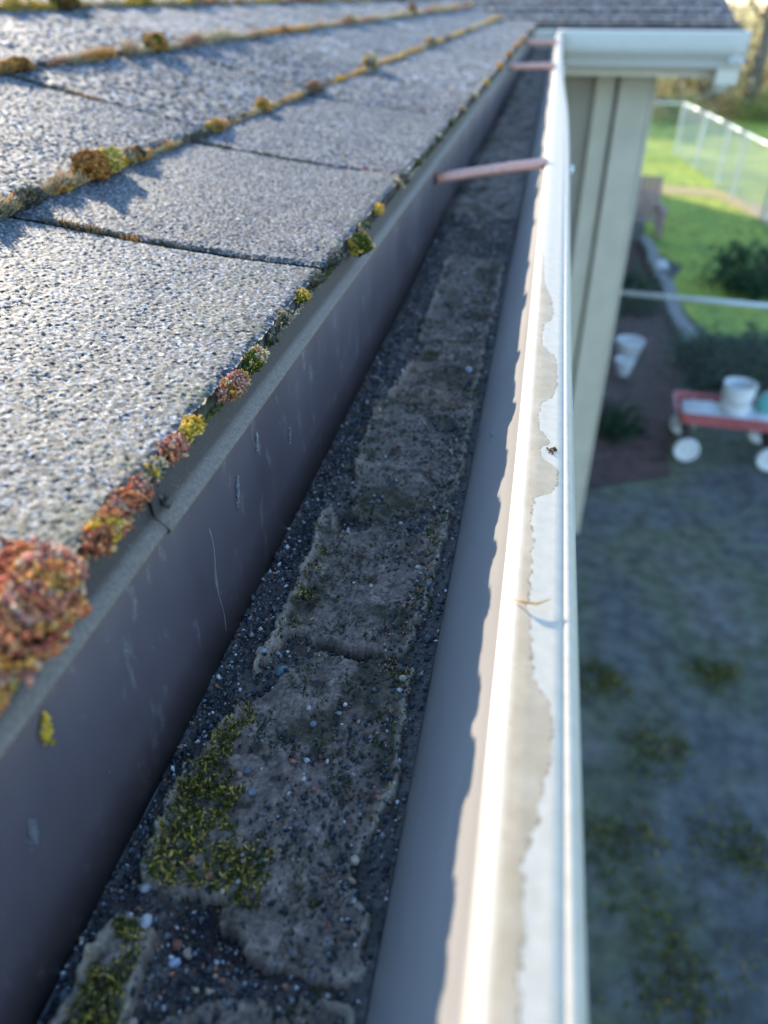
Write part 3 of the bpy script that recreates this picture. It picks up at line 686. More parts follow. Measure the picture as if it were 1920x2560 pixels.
granule_bed('roof_granules', 15000, (-.1, -.026), (.03, .75), lambda x, y, s, r: (s > .0006) & (fbm(x * 60 + 9, y * 60, 3, 88) + .9 * (x + .065) / .04 * .35 > .50 + .25 * r.random(len(x))), .00058, 'single granules and grit scattered over the mud slabs', 12)
granule_bed('roof_granules', 5200, (-.1, -.03), (.03, .6), lambda x, y, s, r: (s > .0001) & (s < .0028), .0007, 'granules stuck along the curled rims of the mud slabs', 13)

def pebble(x, y, r0, col, label, flat=.7, seed=0, grp='pebbles lying in the gutter'):
    r = np.random.default_rng(seed + 400)
    import bmesh
    bm = bmesh.new(); bmesh.ops.create_icosphere(bm, subdivisions=2, radius=1)
    sc = np.array([1, .78 + .3 * r.random(), flat]); ph = r.random(3) * 6
    for v in bm.verts:
        k = 1 + .16 * math.sin(v.co.x * 2.3 + ph[0]) * math.cos(v.co.y * 2.9 + ph[1]) + .06 * r.normal()
        v.co = Vector((v.co.x * sc[0], v.co.y * sc[1], v.co.z * sc[2])) * k * r0
    me = bpy.data.meshes.new('pebble'); bm.to_mesh(me); bm.free()
    a = me.color_attributes.new('Col', 'FLOAT_COLOR', 'POINT')
    cc = np.ones((len(me.vertices), 4), dtype=np.float32); cc[:, :3] = np.array(col) * (.75 + .5 * r.random((len(me.vertices), 1))); a.data.foreach_set('color', cc.ravel())
    me.materials.append(M['grain']); o = bpy.data.objects.new('pebble', me); COL.objects.link(o)
    z, s = surf(np.array([x]), np.array([y])); o.location = (x, y, float(z[0]) + r0 * flat * .62); o.rotation_euler = (r.normal(0, .3), r.normal(0, .3), r.random() * 6)
    return tag(o, label, 'pebble', grp)
for a in [
 (-.0801, .2040, .0030, (.12, .19, .20), 'green-grey pebble in the pit before the nearer crack', .6),
 (-.0325, .2100, .0017, (.50, .42, .28), 'round tan pebble on the right rim of the large slab', .8),
 (-.0647, .1872, .0012, (.55, .56, .56), 'white pebble below the crack of the large slab', .7),
 (-.0613, .1811, .0014, (.20, .24, .30), 'blue-grey flat pebble in the middle of the large slab', .5),
 (-.0590, .1643, .0012, (.6, .6, .58), 'small oblong white pebble near the centre of the large slab', .6),
 (-.0802, .1542, .0013, (.40, .28, .20), 'tan pebble next to a dark heap on the large slab', .8),
 (-.0780, .1565, .0018, (.14, .15, .17), 'grey pebble on the dark heap beside the moss band', .8),
 (-.0740, .1494, .0013, (.22, .24, .27), 'slate chip left of centre on the large slab', .5),
 (-.0771, .1188, .0012, (.38, .15, .09), 'brick-red chip near the lower moss of the large slab', .6),
 (-.0842, .1213, .0013, (.36, .15, .09), 'red chip at the lower end of the moss band', .6),
 (-.0676, .1180, .0010, (.55, .55, .55), 'small white chip right of the brick-red chip', .6),
 (-.0955, .1122, .0020, (.56, .56, .52), 'white pebble on the left tip of the near crack', .7),
 (-.0885, .1005, .0021, (.52, .53, .52), 'white pebble at the head of the near left mud strip', .8),
 (-.0765, .0985, .0016, (.40, .29, .22), 'tan chip in the deep near pit', .7),
 (-.0790, .0950, .0017, (.35, .42, .50), 'pale blue chip in the deep near pit', .7),
 (-.0805, .1000, .0017, (.28, .11, .07), 'dark red chip in the deep near pit', .6),
 (-.0830, .0775, .0015, (.5, .38, .28), 'cream pebble at the lower end of the deep near pit', .8),
 (-.0672, .0975, .0010, (.6, .62, .6), 'small bright chip on the rim right of the deep near pit', .7),
 (-.0345, .1320, .0017, (.52, .44, .30), 'cream pebble at the lower right corner of the large slab', .8),
 (-.0340, .1255, .0014, (.42, .30, .20), 'tan pebble in the dark gully on the right', .7),
 (-.0330, .2035, .0011, (.55, .57, .58), 'white chip just below the round tan pebble', .6),
 (-.0365, .5132, .0030, (.50, .56, .62), 'pale blurred flake against the far right rim', .3),
 (-.0862, .4320, .0022, (.46, .30, .18), 'orange pebble at the left end of the far crack', .8),
 (-.0720, .2165, .0010, (.45, .40, .34), 'small cream pebble on the lip of the nearer crack', .8),
 (-.0800, .3050, .0016, (.42, .27, .18), 'tan pebble in the upper pit near the back wall', .8),
 (-.0765, .3020, .0014, (.5, .46, .40), 'cream pebble in the upper pit', .8),
 (-.0560, .2610, .0010, (.55, .52, .45), 'small white grain in the middle of the second slab', .7),
 (-.0375, .2800, .0013, (.50, .45, .33), 'cream grain near the right rim of the second slab', .7),
 (-.0900, .2100, .0017, (.34, .40, .44), 'pale grey chip beside the back wall strip', .5),
 (-.0515, .2205, .0013, (.50, .38, .22), 'tan pebble on top of the nearer crack', .8)]:
    pebble(*a[:5], flat=a[5], seed=int(a[0] * -1e5 + a[1] * 1e4))

# ------------------------------------------------------------------ moss
def blades(P, D, L, R, cb, ct, r, tip=True):
    """tapering blades with a fleshy tip: P base, D unit direction, L length, R radius"""
    n = len(P); a = np.cross(D, r.normal(0, 1, (n, 3))); a /= np.linalg.norm(a, axis=1, keepdims=True) + 1e-9; b = np.cross(D, a)
    L = L[:, None]; R = R[:, None]; bend = r.normal(0, .18, (n, 3)) * L
    ring = lambda c, k: [c + (a * math.cos(t) + b * math.sin(t)) * R * k for t in (0, 2.094, 4.189)]
    mid = P + D * L * .62 + bend * .35; end = P + D * L + bend
    V = np.stack(ring(P, .55) + ring(mid, 1.0) + [end], 1)
    f = []
    for i in range(3):
        j = (i + 1) % 3; f += [(i, j, 3 + j), (i, 3 + j, 3 + i), (3 + i, 3 + j, 6)]
    f = np.array(f); F = (f[None] + (np.arange(n) * 7)[:, None, None]).reshape(-1, 3)
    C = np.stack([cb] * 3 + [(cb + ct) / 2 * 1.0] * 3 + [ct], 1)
    return V.reshape(-1, 3), F, C.reshape(-1, 3)
def beads(P, size, cols, r): return chunks(P, size, cols, r, 1.0)
def joinm(parts):
    V = []; F = []; C = []; b = 0
    for v, f, c in parts: V.append(v); F.append(f + b); C.append(c); b += len(v)
    return np.concatenate(V), np.concatenate(F), np.concatenate(C)
PALM = {
 'rust': [(.60, .20, .09), (.66, .28, .12), (.50, .15, .09), (.70, .36, .16)],
 'pink': [(.56, .24, .17), (.62, .33, .25), (.45, .17, .13), (.68, .48, .32)],
 'brown': [(.48, .20, .05), (.58, .27, .07), (.34, .13, .04), (.64, .35, .10)],
 'yellow': [(.75, .50, .04), (.82, .58, .08), (.60, .42, .04), (.78, .62, .24)],
 'lemon': [(.80, .62, .16), (.72, .56, .10), (.85, .70, .28), (.60, .46, .08)],
 'cream': [(.74, .62, .40), (.62, .50, .30), (.80, .70, .52), (.46, .34, .18)],
 'grey': [(.14, .14, .11), (.20, .20, .16), (.09, .10, .07), (.28, .27, .22)],
 'green': [(.10, .13, .02), (.16, .19, .03), (.07, .10, .02), (.24, .25, .04)],
 'orange': [(.72, .36, .08), (.80, .45, .12), (.60, .27, .06), (.80, .58, .24)],
}
def pick(pal, n, r): p = np.array(PALM[pal]); return p[r.integers(0, len(p), n)] * (.75 + .5 * r.random((n, 1)))
def cushion(name, c, s, pals, n, blen, brad, label, seed, beadf=.5, up=(0.3, 0, .8), grp='moss clumps along the eave edge', dark=(.035, .03, .015)):
    """a cushion of moss: lumpy core with blades and capsules all over. s = half sizes"""
    r = np.random.default_rng(seed + 900); s = np.array(s) * (np.array((.72, 1.25, .60)) if seed < 70 and seed not in (1, 2, 15) else (np.array((1, 1.1, .62)) if seed in (1, 2) else 1)); c = np.array(c)
    import bmesh
    bm = bmesh.new(); bmesh.ops.create_icosphere(bm, subdivisions=4, radius=1)
    co = np.array([v.co[:] for v in bm.verts]); F0 = np.array([[v.index for v in f.verts] for f in bm.faces]); bm.free()
    lump = 1 + .62 * (fbm(co[:, 0] * 2.2 + co[:, 2] * 1.3 + seed, co[:, 1] * 2.2 + co[:, 2], 4, seed) - .5) * 2
    V0 = co * lump[:, None] * s * .86 + c
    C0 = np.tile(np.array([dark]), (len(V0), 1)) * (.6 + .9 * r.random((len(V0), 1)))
    d = r.normal(0, 1, (n, 3)); d /= np.linalg.norm(d, axis=1, keepdims=True)
    d[:, 2] = np.where(d[:, 2] < -.35, -d[:, 2], d[:, 2])
    lk = 1 + .62 * (fbm(d[:, 0] * 2.2 + d[:, 2] * 1.3 + seed, d[:, 1] * 2.2 + d[:, 2], 4, seed) - .5) * 2
    P = d * lk[:, None] * s * .84 + c
    D = d / s * s.mean() + np.array(up) * .55 + r.normal(0, .22, (n, 3)); D /= np.linalg.norm(D, axis=1, keepdims=True)
    L = blen * (.6 + .8 * r.random(n)); R = brad * (.7 + .6 * r.random(n))
    zone = fbm(d[:, 1] * 1.6 + seed * 3.3, d[:, 0] * 1.2 + d[:, 2] * 1.2, 2, seed + 4); zone = (np.argsort(np.argsort(zone)) + .5) / n
    ct = np.zeros((n, 3)); edges = np.cumsum([w_ for _, w_ in pals]); edges = edges / edges[-1]; lo = 0
    for (p_, _), hi in zip(pals, edges):
        k = (zone >= lo) & (zone <= hi); ct[k] = pick(p_, int(k.sum()), r); lo = hi
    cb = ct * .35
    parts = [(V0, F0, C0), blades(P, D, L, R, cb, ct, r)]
    if seed < 70:                                # stray shoots creeping along the edge beside the cushion
        ns = n // 4; Ps = np.stack([c[0] - np.abs(r.normal(0, .9, ns)) * s[0] * .5 + s[0] * .3, c[1] + np.clip(r.normal(0, 1.0, ns), -1.5, 1.5) * s[1], np.full(ns, c[2]) - s[2] * .1 + r.random(ns) * s[2] * .3], -1)
        P = np.concatenate([P, Ps]); Ds = np.stack([r.normal(.3, .5, ns), r.normal(0, .5, ns), .3 + r.random(ns)], -1); Ds /= np.linalg.norm(Ds, axis=1, keepdims=True)
        D = np.concatenate([D, Ds]); L = np.concatenate([L, blen * (.4 + .6 * r.random(ns))]); R = np.concatenate([R, brad * (.5 + .5 * r.random(ns))])
        ki = r.integers(0, n, ns); ct = np.concatenate([ct, ct[ki] * .8]); cb = ct * .35; n = n + ns
    kb = r.random(n) < beadf
    if kb.any(): parts.append(beads((P + D * L[:, None] * .95)[kb], R[kb] * 1.35, ct[kb] * 1.1, r))
    V, F, C = joinm(parts)
    o = np_mesh(name, V, F, M['moss'], None, C, loc=tuple(c)); return tag(o, label, 'moss', grp)

EZ = -.119
mm = 1e-3
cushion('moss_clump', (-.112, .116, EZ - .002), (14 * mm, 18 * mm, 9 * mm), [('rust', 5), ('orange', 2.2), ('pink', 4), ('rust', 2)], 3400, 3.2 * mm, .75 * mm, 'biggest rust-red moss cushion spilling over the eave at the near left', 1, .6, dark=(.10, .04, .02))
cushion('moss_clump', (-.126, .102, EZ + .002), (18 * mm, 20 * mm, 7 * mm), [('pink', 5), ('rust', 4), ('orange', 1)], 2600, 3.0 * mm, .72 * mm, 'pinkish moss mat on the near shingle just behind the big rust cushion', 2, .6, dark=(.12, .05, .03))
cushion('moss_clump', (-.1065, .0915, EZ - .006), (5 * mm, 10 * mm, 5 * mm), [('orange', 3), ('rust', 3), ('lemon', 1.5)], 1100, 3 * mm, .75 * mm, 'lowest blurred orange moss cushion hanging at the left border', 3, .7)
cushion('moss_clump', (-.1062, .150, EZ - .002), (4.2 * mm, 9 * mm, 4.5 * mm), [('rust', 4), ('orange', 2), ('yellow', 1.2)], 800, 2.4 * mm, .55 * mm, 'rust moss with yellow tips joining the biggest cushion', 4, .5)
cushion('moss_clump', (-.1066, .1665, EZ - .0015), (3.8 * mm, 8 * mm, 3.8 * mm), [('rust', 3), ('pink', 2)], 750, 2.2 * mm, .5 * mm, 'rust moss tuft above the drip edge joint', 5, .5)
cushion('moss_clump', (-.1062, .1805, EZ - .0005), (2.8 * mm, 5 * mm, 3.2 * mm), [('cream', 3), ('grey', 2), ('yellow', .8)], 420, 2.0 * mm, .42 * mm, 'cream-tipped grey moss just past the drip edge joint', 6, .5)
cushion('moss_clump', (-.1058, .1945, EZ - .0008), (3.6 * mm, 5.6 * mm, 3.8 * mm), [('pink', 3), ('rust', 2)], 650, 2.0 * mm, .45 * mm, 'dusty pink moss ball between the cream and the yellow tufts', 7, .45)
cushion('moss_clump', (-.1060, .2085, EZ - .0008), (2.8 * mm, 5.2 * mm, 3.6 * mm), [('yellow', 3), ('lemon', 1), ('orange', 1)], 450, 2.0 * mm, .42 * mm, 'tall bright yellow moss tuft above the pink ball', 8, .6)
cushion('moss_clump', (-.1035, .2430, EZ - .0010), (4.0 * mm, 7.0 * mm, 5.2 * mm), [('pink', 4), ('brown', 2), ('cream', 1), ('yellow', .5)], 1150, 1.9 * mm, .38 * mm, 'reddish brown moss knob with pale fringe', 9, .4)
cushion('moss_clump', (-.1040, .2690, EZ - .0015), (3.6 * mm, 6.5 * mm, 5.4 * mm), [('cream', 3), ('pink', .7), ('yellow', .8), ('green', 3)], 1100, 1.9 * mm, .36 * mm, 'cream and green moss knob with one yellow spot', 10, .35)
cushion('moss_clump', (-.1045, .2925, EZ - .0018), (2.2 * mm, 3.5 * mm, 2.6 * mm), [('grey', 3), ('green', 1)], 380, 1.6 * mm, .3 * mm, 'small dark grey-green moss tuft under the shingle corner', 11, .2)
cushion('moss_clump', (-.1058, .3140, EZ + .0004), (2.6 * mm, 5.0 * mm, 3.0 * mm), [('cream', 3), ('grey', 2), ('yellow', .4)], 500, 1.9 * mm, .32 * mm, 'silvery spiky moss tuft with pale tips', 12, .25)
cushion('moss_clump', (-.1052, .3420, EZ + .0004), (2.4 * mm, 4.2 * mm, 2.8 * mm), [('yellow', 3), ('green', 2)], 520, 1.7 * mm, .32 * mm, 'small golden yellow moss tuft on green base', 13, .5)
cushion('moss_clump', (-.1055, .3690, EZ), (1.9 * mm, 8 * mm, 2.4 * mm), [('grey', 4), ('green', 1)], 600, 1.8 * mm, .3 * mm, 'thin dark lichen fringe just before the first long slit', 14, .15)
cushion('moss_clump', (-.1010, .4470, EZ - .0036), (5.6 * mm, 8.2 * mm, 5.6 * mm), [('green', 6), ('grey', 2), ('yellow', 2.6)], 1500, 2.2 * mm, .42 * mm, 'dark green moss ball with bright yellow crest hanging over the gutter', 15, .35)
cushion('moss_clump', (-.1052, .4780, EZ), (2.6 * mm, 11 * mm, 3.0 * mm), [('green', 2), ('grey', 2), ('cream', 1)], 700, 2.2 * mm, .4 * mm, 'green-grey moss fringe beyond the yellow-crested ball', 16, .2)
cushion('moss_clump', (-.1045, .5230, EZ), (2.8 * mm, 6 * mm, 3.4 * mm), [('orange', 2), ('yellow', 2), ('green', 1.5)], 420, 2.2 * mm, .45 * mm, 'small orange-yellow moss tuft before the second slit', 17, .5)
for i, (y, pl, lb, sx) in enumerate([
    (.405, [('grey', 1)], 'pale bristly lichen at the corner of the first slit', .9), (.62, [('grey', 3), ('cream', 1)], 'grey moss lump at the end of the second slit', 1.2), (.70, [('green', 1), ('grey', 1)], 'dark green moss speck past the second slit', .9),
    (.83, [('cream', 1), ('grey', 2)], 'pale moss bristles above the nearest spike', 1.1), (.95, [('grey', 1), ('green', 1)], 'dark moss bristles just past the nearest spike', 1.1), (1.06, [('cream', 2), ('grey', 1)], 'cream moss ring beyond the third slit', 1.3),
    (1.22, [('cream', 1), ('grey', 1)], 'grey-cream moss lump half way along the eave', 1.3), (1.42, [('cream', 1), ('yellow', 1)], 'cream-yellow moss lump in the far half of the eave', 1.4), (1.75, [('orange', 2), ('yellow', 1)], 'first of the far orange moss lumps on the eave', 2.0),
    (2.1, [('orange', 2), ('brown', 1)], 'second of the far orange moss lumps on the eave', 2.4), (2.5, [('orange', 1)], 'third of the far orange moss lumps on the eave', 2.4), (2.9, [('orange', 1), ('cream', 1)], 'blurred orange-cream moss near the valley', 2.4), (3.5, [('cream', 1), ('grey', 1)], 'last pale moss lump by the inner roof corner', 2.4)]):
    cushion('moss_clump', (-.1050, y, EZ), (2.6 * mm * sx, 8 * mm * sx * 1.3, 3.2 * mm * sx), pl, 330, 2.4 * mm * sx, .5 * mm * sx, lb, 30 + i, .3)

# the continuous fringe of lichen under the eave and in the course joints
def strip(name, f, y0, y1, dens, pal_fn, hmm, label, seed, thick=2.2, size=1.0, eave=False, pw=1.0):
    r = np.random.default_rng(seed); n = int(dens * (y1 - y0)); y = y0 + (y1 - y0) * r.random(n) ** pw
    gate = fbm(y * (45 if not eave else 150), y * 0 + seed, 4, seed)
    hl = hmm * mm * (.35 + 1.3 * gate) * (1 + .8 * sstep(.62, .8, fbm(y * 9, y * 0 + 3, 2, seed + 3)))
    grow = 1 + np.clip(y - .8, 0, 3) * 1.1 * size
    xo, zo, out = f(y)
    off = r.normal(0, thick * mm * .5, n)
    P = np.stack([xo + np.abs(off) * .9, y, zo - np.abs(off) * .25 + r.random(n) * hl * .5], -1)
    D = np.stack([out + r.normal(0, .45, n), r.normal(0, .45, n), .8 + r.normal(0, .3, n) - (.5 if eave else 0)], -1); D /= np.linalg.norm(D, axis=1, keepdims=True)
    ct = pal_fn(y, r, n); kk = gate > (.33 if not eave else .30)
    P, D, ct, hl2, g = P[kk], D[kk], ct[kk], hl[kk], grow[kk]
    parts = []
    if not eave:
        ny = int((y1 - y0) / .004); yy = np.linspace(y0, y1, ny); g1 = fbm(yy * 45, yy * 0 + seed, 4, seed); xo1, zo1, _ = f(yy)
        hh = hmm * mm * (.10 + 1.15 * np.clip(g1 - .28, 0, 1)) * (1 + .8 * sstep(.62, .8, fbm(yy * 9, yy * 0 + 3, 2, seed + 3))) * np.sqrt(1 + np.clip(yy - .8, 0, 3) * .6)
        an = np.linspace(-.6, 3.5, 9); A_, Y_ = np.meshgrid(an, yy, indexing='ij')
        jj = 1 + .35 * (fbm(A_ * 3, Y_ * 260, 3, seed + 2) - .5) * 2
        CX = xo1[None] + .0012 + np.cos(A_) * (hh[None] * .8 + .0012) * jj; CZ = zo1[None] + np.sin(A_) * hh[None] * jj
        Vc = np.stack([CX, Y_, CZ], -1).reshape(-1, 3); Fc = grid_faces(9, ny)
        cc_ = pal_fn(Y_.reshape(-1), r, Y_.size) * .45 * (.5 + r.random((Y_.size, 1))); Fc = np.concatenate([Fc[:, [0, 1, 2]], Fc[:, [0, 2, 3]]]); parts.append((Vc, Fc, cc_))
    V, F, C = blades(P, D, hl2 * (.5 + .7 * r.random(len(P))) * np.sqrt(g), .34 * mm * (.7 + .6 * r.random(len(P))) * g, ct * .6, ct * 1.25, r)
    V, F, C = joinm(parts + [(V, F, C)])
    o = np_mesh(name, V, F, M['moss'], None, C, loc=(float(P[:, 0].mean()), (y0 + y1) / 2, float(P[:, 2].mean())))
    return tag(o, label, 'moss', kind='stuff')
def pal_strip(keys, freq=7, seed=0):
    def fn(y, r, n):
        z = fbm(y * freq, y * 0 + seed, 3, seed); z = (np.argsort(np.argsort(z)) + .5) / n; z = np.clip(z + r.normal(0, .06, n), 0, .999)
        c = np.zeros((n, 3)); k = (z * len(keys)).astype(int)
        for i, p_ in enumerate(keys):
            m_ = k == i; c[m_] = pick(p_, int(m_.sum()), r)
        return c
    return fn
def course_line(d):
    def f(y):
        wob = (fbm(y * 30, y * 0, 3, int(d * 1000)) - .5) * .002
        return np.full_like(y, X_E - d + .0005) + wob, np.full_like(y, float(rz(d)) + .0005), .45
    return f
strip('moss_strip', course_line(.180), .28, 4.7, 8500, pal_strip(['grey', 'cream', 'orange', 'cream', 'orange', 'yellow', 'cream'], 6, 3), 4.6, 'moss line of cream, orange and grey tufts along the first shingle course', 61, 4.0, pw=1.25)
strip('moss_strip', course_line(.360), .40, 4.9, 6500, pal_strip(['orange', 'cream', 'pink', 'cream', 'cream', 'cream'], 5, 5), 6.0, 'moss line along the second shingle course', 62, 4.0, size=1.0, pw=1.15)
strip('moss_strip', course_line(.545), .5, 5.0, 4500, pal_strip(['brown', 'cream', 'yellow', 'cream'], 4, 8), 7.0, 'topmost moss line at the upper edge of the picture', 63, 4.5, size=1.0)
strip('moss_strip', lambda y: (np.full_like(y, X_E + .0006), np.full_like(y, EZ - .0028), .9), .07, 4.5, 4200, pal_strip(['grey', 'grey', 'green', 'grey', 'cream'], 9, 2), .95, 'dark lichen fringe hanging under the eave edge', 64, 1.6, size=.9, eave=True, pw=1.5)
# clumps on the course lines
def on_course(y, d, s, pals, n, label, seed, b=.4):
    cushion('moss_clump', (X_E - d + .002, y, float(rz(d)) + s[2] * .45 * mm), tuple(q * mm for q in s), pals, n, 2.2 * mm * max(1, s[2] / 7), .42 * mm * max(1, s[2] / 6.5), label, seed, b, up=(.3, -.1, .7), grp='moss clumps on the shingle courses')
on_course(.484, .180, (7.5, 15, 10.5), [('brown', 5), ('brown', 2)], 2600, 'big orange-brown moss mound on the first course', 71, .55)
on_course(.507, .180, (6, 8.5, 9.5), [('lemon', 1)], 1100, 'lemon-yellow moss mound leaning on the big brown one', 72, .4)
on_course(.445, .180, (4, 9, 3.6), [('brown', 2), ('yellow', 2)], 600, 'low brown and yellow moss trail before the big mound', 73, .6)
on_course(.545, .180, (5, 14, 6), [('orange', 2), ('grey', 2), ('cream', 2)], 1200, 'mixed orange and grey moss ridge behind the lemon mound', 74, .3)
on_course(.41, .180, (4.5, 16, 4.8), [('grey', 1)], 1100, 'dark grey moss ridge at the left border on the first course', 75, .15)
on_course(.70, .180, (5, 20, 5.5), [('yellow', 1), ('orange', 1)], 900, 'yellow-orange moss ridge at the end of a slit', 76, .4)
on_course(.83, .180, (6, 14, 8), [('orange', 2), ('yellow', 1)], 700, 'single orange moss knob with its own shadow', 77, .4)
on_course(1.03, .180, (6, 18, 8), [('orange', 1), ('pink', 1)], 500, 'small far orange moss knob on the first course', 78, .3)
on_course(1.36, .180, (8, 22, 14), [('lemon', 1), ('cream', 1)], 500, 'pale yellow moss peak far along the first course', 79, .3)
on_course(2.05, .180, (10, 40, 13), [('orange', 1), ('cream', 1)], 500, 'farthest orange moss lump on the first course', 80, .3)
on_course(.985, .360, (7, 26, 12), [('green', 1), ('orange', 2.4)], 1100, 'orange-green moss mound on the second course', 81, .4)
on_course(.70, .360, (6, 22, 6.5), [('orange', 1), ('brown', 1)], 900, 'orange moss at the left border on the second course', 82, .4)
on_course(1.50, .360, (7, 22, 8), [('pink', 1), ('orange', 1)], 500, 'pinkish moss knob on the second course', 83, .3)
on_course(2.0, .360, (9, 26, 12), [('green', 1), ('yellow', 1)], 500, 'greenish yellow moss knob on the second course', 84, .3)
on_course(2.9, .360, (9, 20, 22), [('brown', 1)], 400, 'dark brown moss peak on the second course', 85, .3)
on_course(3.6, .360, (10, 60, 14), [('orange', 1), ('yellow', 1)], 400, 'long far orange moss lump on the second course', 86, .3)
on_course(1.12, .545, (9, 36, 11), [('brown', 2), ('green', 1)], 700, 'dark brown moss mound on the topmost line', 87, .3)
on_course(1.36, .545, (8, 30, 10), [('yellow', 1), ('green', 1)], 500, 'yellow-green moss mound on the topmost line', 88, .3)
# bits of moss and grit wedged in the slits
def slit_moss(y, d0, d1, label, seed, pals, n=380):
    r = np.random.default_rng(seed); d = r.uniform(d0, d1, n); g = fbm(d * 60, d * 0 + seed, 3, seed)
    k = g > .42; d = d[k]; m_ = len(d)
    P = np.stack([X_E - d, y + r.normal(0, .0013, m_), np.array(rz(d)) + .0002], -1)
    D = np.stack([r.normal(.1, .4, m_), r.normal(0, .4, m_), np.ones(m_)], -1); D /= np.linalg.norm(D, axis=1, keepdims=True)
    ct = pick(pals, m_, r); V, F, C = blades(P, D, mm * (2.4 + 2.6 * r.random(m_)), .34 * mm * np.ones(m_), ct * .4, ct, r)
    tag(np_mesh('moss_strip', V, F, M['moss'], None, C, loc=(X_E - (d0 + d1) / 2, y, -.11)), label, 'moss', kind='stuff')
slit_moss(.3876, 0, .18, 'dark lichen wedged in the nearest long slit', 101, 'grey', 900)
slit_moss(.3876, .10, .145, 'golden lichen speckles in the nearest long slit', 102, 'orange', 160)
slit_moss(.6412, 0, .18, 'dark lichen wedged in the second long slit', 103, 'grey', 700)
slit_moss(.6412, .005, .035, 'orange lichen speckles at the eave end of the second slit', 104, 'orange', 220)
slit_moss(.678, .18, .36, 'dark lichen in the slit of the second course', 105, 'grey', 500)
slit_moss(.678, .27, .30, 'golden lichen speckles in the slit of the second course', 106, 'orange', 160)

# moss growing out of the mud slabs: parts of their slab
def slab_moss(key, n, test, label, seed, L=2.6, pal=('green',), R=.33):
    r = np.random.default_rng(seed); P0 = np.array(SLABS[key][0]); x0, y0 = P0.min(0); x1, y1 = P0.max(0)
    x = r.uniform(x0, x1, n * 6); y = r.uniform(y0, y1, n * 6); z, s = surf(x, y); k = (s > .0008) & test(x, y, s, r); x, y, z = x[k][:n], y[k][:n], z[k][:n]; m_ = len(x)
    D = np.stack([r.normal(.25, .6, m_), r.normal(-.15, .6, m_), .55 + r.random(m_) * .5], -1); D /= np.linalg.norm(D, axis=1, keepdims=True)
    ct = np.concatenate([pick(p_, m_ // len(pal) + 1, r) for p_ in pal])[:m_]; r.shuffle(ct); ct = ct * 1.7
    V, F, C = blades(np.stack([x, y, z - .0003], -1), D, mm * L * (.45 + .8 * r.random(m_)), R * mm * (.7 + .6 * r.random(m_)), ct * .35, ct, r)
    o = np_mesh('moss', V, F, M['moss'], None, C, loc=tuple(slab_obj[key].location)); o.parent = slab_obj[key]; o.location = (0, 0, 0)
    o['kind'] = 'stuff'; o['label'] = label
nz = lambda x, y, f, sd: fbm(x * f, y * f, 3, sd)
slab_moss('A', 2600, lambda x, y, s, r: (x < -.0840 + .010 * (y < .150) + .016 * (y < .130) * (y > .112) + .010 * (nz(x, y, 90, 1) - .5)) & (y < .198) & (s < .024) & (s > .0028) & (nz(x, y, 220, 2) > .36), 'bright olive moss band', 201, 2.8, ('green', 'green', 'lemon'))
slab_moss('A', 1700, lambda x, y, s, r: (nz(x, y, 110, 4) > .57) & (nz(x, y, 380, 7) > .42), 'dark moss tufts', 202, 1.7, ('green', 'grey'), .28)
slab_moss('A', 420, lambda x, y, s, r: (x > -.041) & (s > .0035) & (s < .008) & (nz(x, y, 130, 5) > .45), 'moss inside the right rim', 203, 2.4, ('green', 'orange', 'green'))
slab_moss('B', 750, lambda x, y, s, r: (x < -.076) & (s > .003) & (s < .011) & (nz(x, y, 130, 8) > .46) & (y < .29), 'green moss by the left rim', 204, 2.5, ('green', 'green', 'lemon'))
slab_moss('B', 1300, lambda x, y, s, r: (nz(x, y, 100, 14) > .56) & (nz(x, y, 380, 17) > .42), 'dark moss dots', 205, 1.7, ('green', 'grey'), .3)
slab_moss('B', 620, lambda x, y, s, r: (x > -.043) & (s > .003) & (s < .010) & (nz(x, y, 110, 15) > .42), 'olive moss by the right rim', 206, 2.5, ('green', 'orange', 'green'))
slab_moss('C', 1300, lambda x, y, s, r: ((s < .010) & (nz(x, y, 90, 24) > .48)) | (nz(x, y, 100, 25) > .60), 'dark green moss', 207, 2.2, ('green', 'grey'), .38)
slab_moss('D', 700, lambda x, y, s, r: (s < .009) & (nz(x, y, 90, 34) > .5) & (x > -.05), 'dark green moss', 208, 2.2, ('green', 'grey'), .4)
slab_moss('E', 500, lambda x, y, s, r: (nz(x, y, 60, 35) > .55), 'dark green moss', 209, 2.6, ('green', 'grey'), .5)
slab_moss('L', 1700, lambda x, y, s, r: (s > .0035) & (nz(x, y, 110, 44) > .36), 'yellow-green moss', 210, 2.8, ('green', 'lemon', 'green'))
slab_moss('R', 900, lambda x, y, s, r: (nz(x, y, 80, 54) > .56), 'dark olive moss', 211, 2.0, ('green', 'grey'), .33)

# small things on the metal
def lichen(x, y, z, s, pal, n, label, seed):
    r = np.random.default_rng(seed); q = r.normal(0, 1, (n, 2)) * np.array(s) * .45; q[:, 1] *= 1
    P = np.stack([np.full(n, x) + r.random(n) * .0006, y + q[:, 0] + q[:, 1] * .25, z + q[:, 1]], -1)
    V, F, C = chunks(P, (.0005 if pal == 'yellow' else .00024) * np.exp(r.normal(0, .35, n)), pick(pal, n, r) if pal == 'yellow' else np.full((n, 3), .5) * (.6 + .7 * r.random((n, 1))), r, 1)
    tag(np_mesh('lichen', V, F, M['moss'], None, C, loc=(x, y, z)), label, 'lichen')
lichen(-.1090, .2484, -.1683, (.0016, .0072), 'cream', 220, 'long pale lichen streak on the back wall below the drip edge', 302)
lichen(-.1090, .0957, -.1756, (.0022, .0040), 'cream', 110, 'blurred pale lichen spot low at the left border', 303)
lichen(-.1090, .3195, -.1800, (.0013, .0045), 'cream', 110, 'thin pale lichen streak half way along the near back wall', 304)
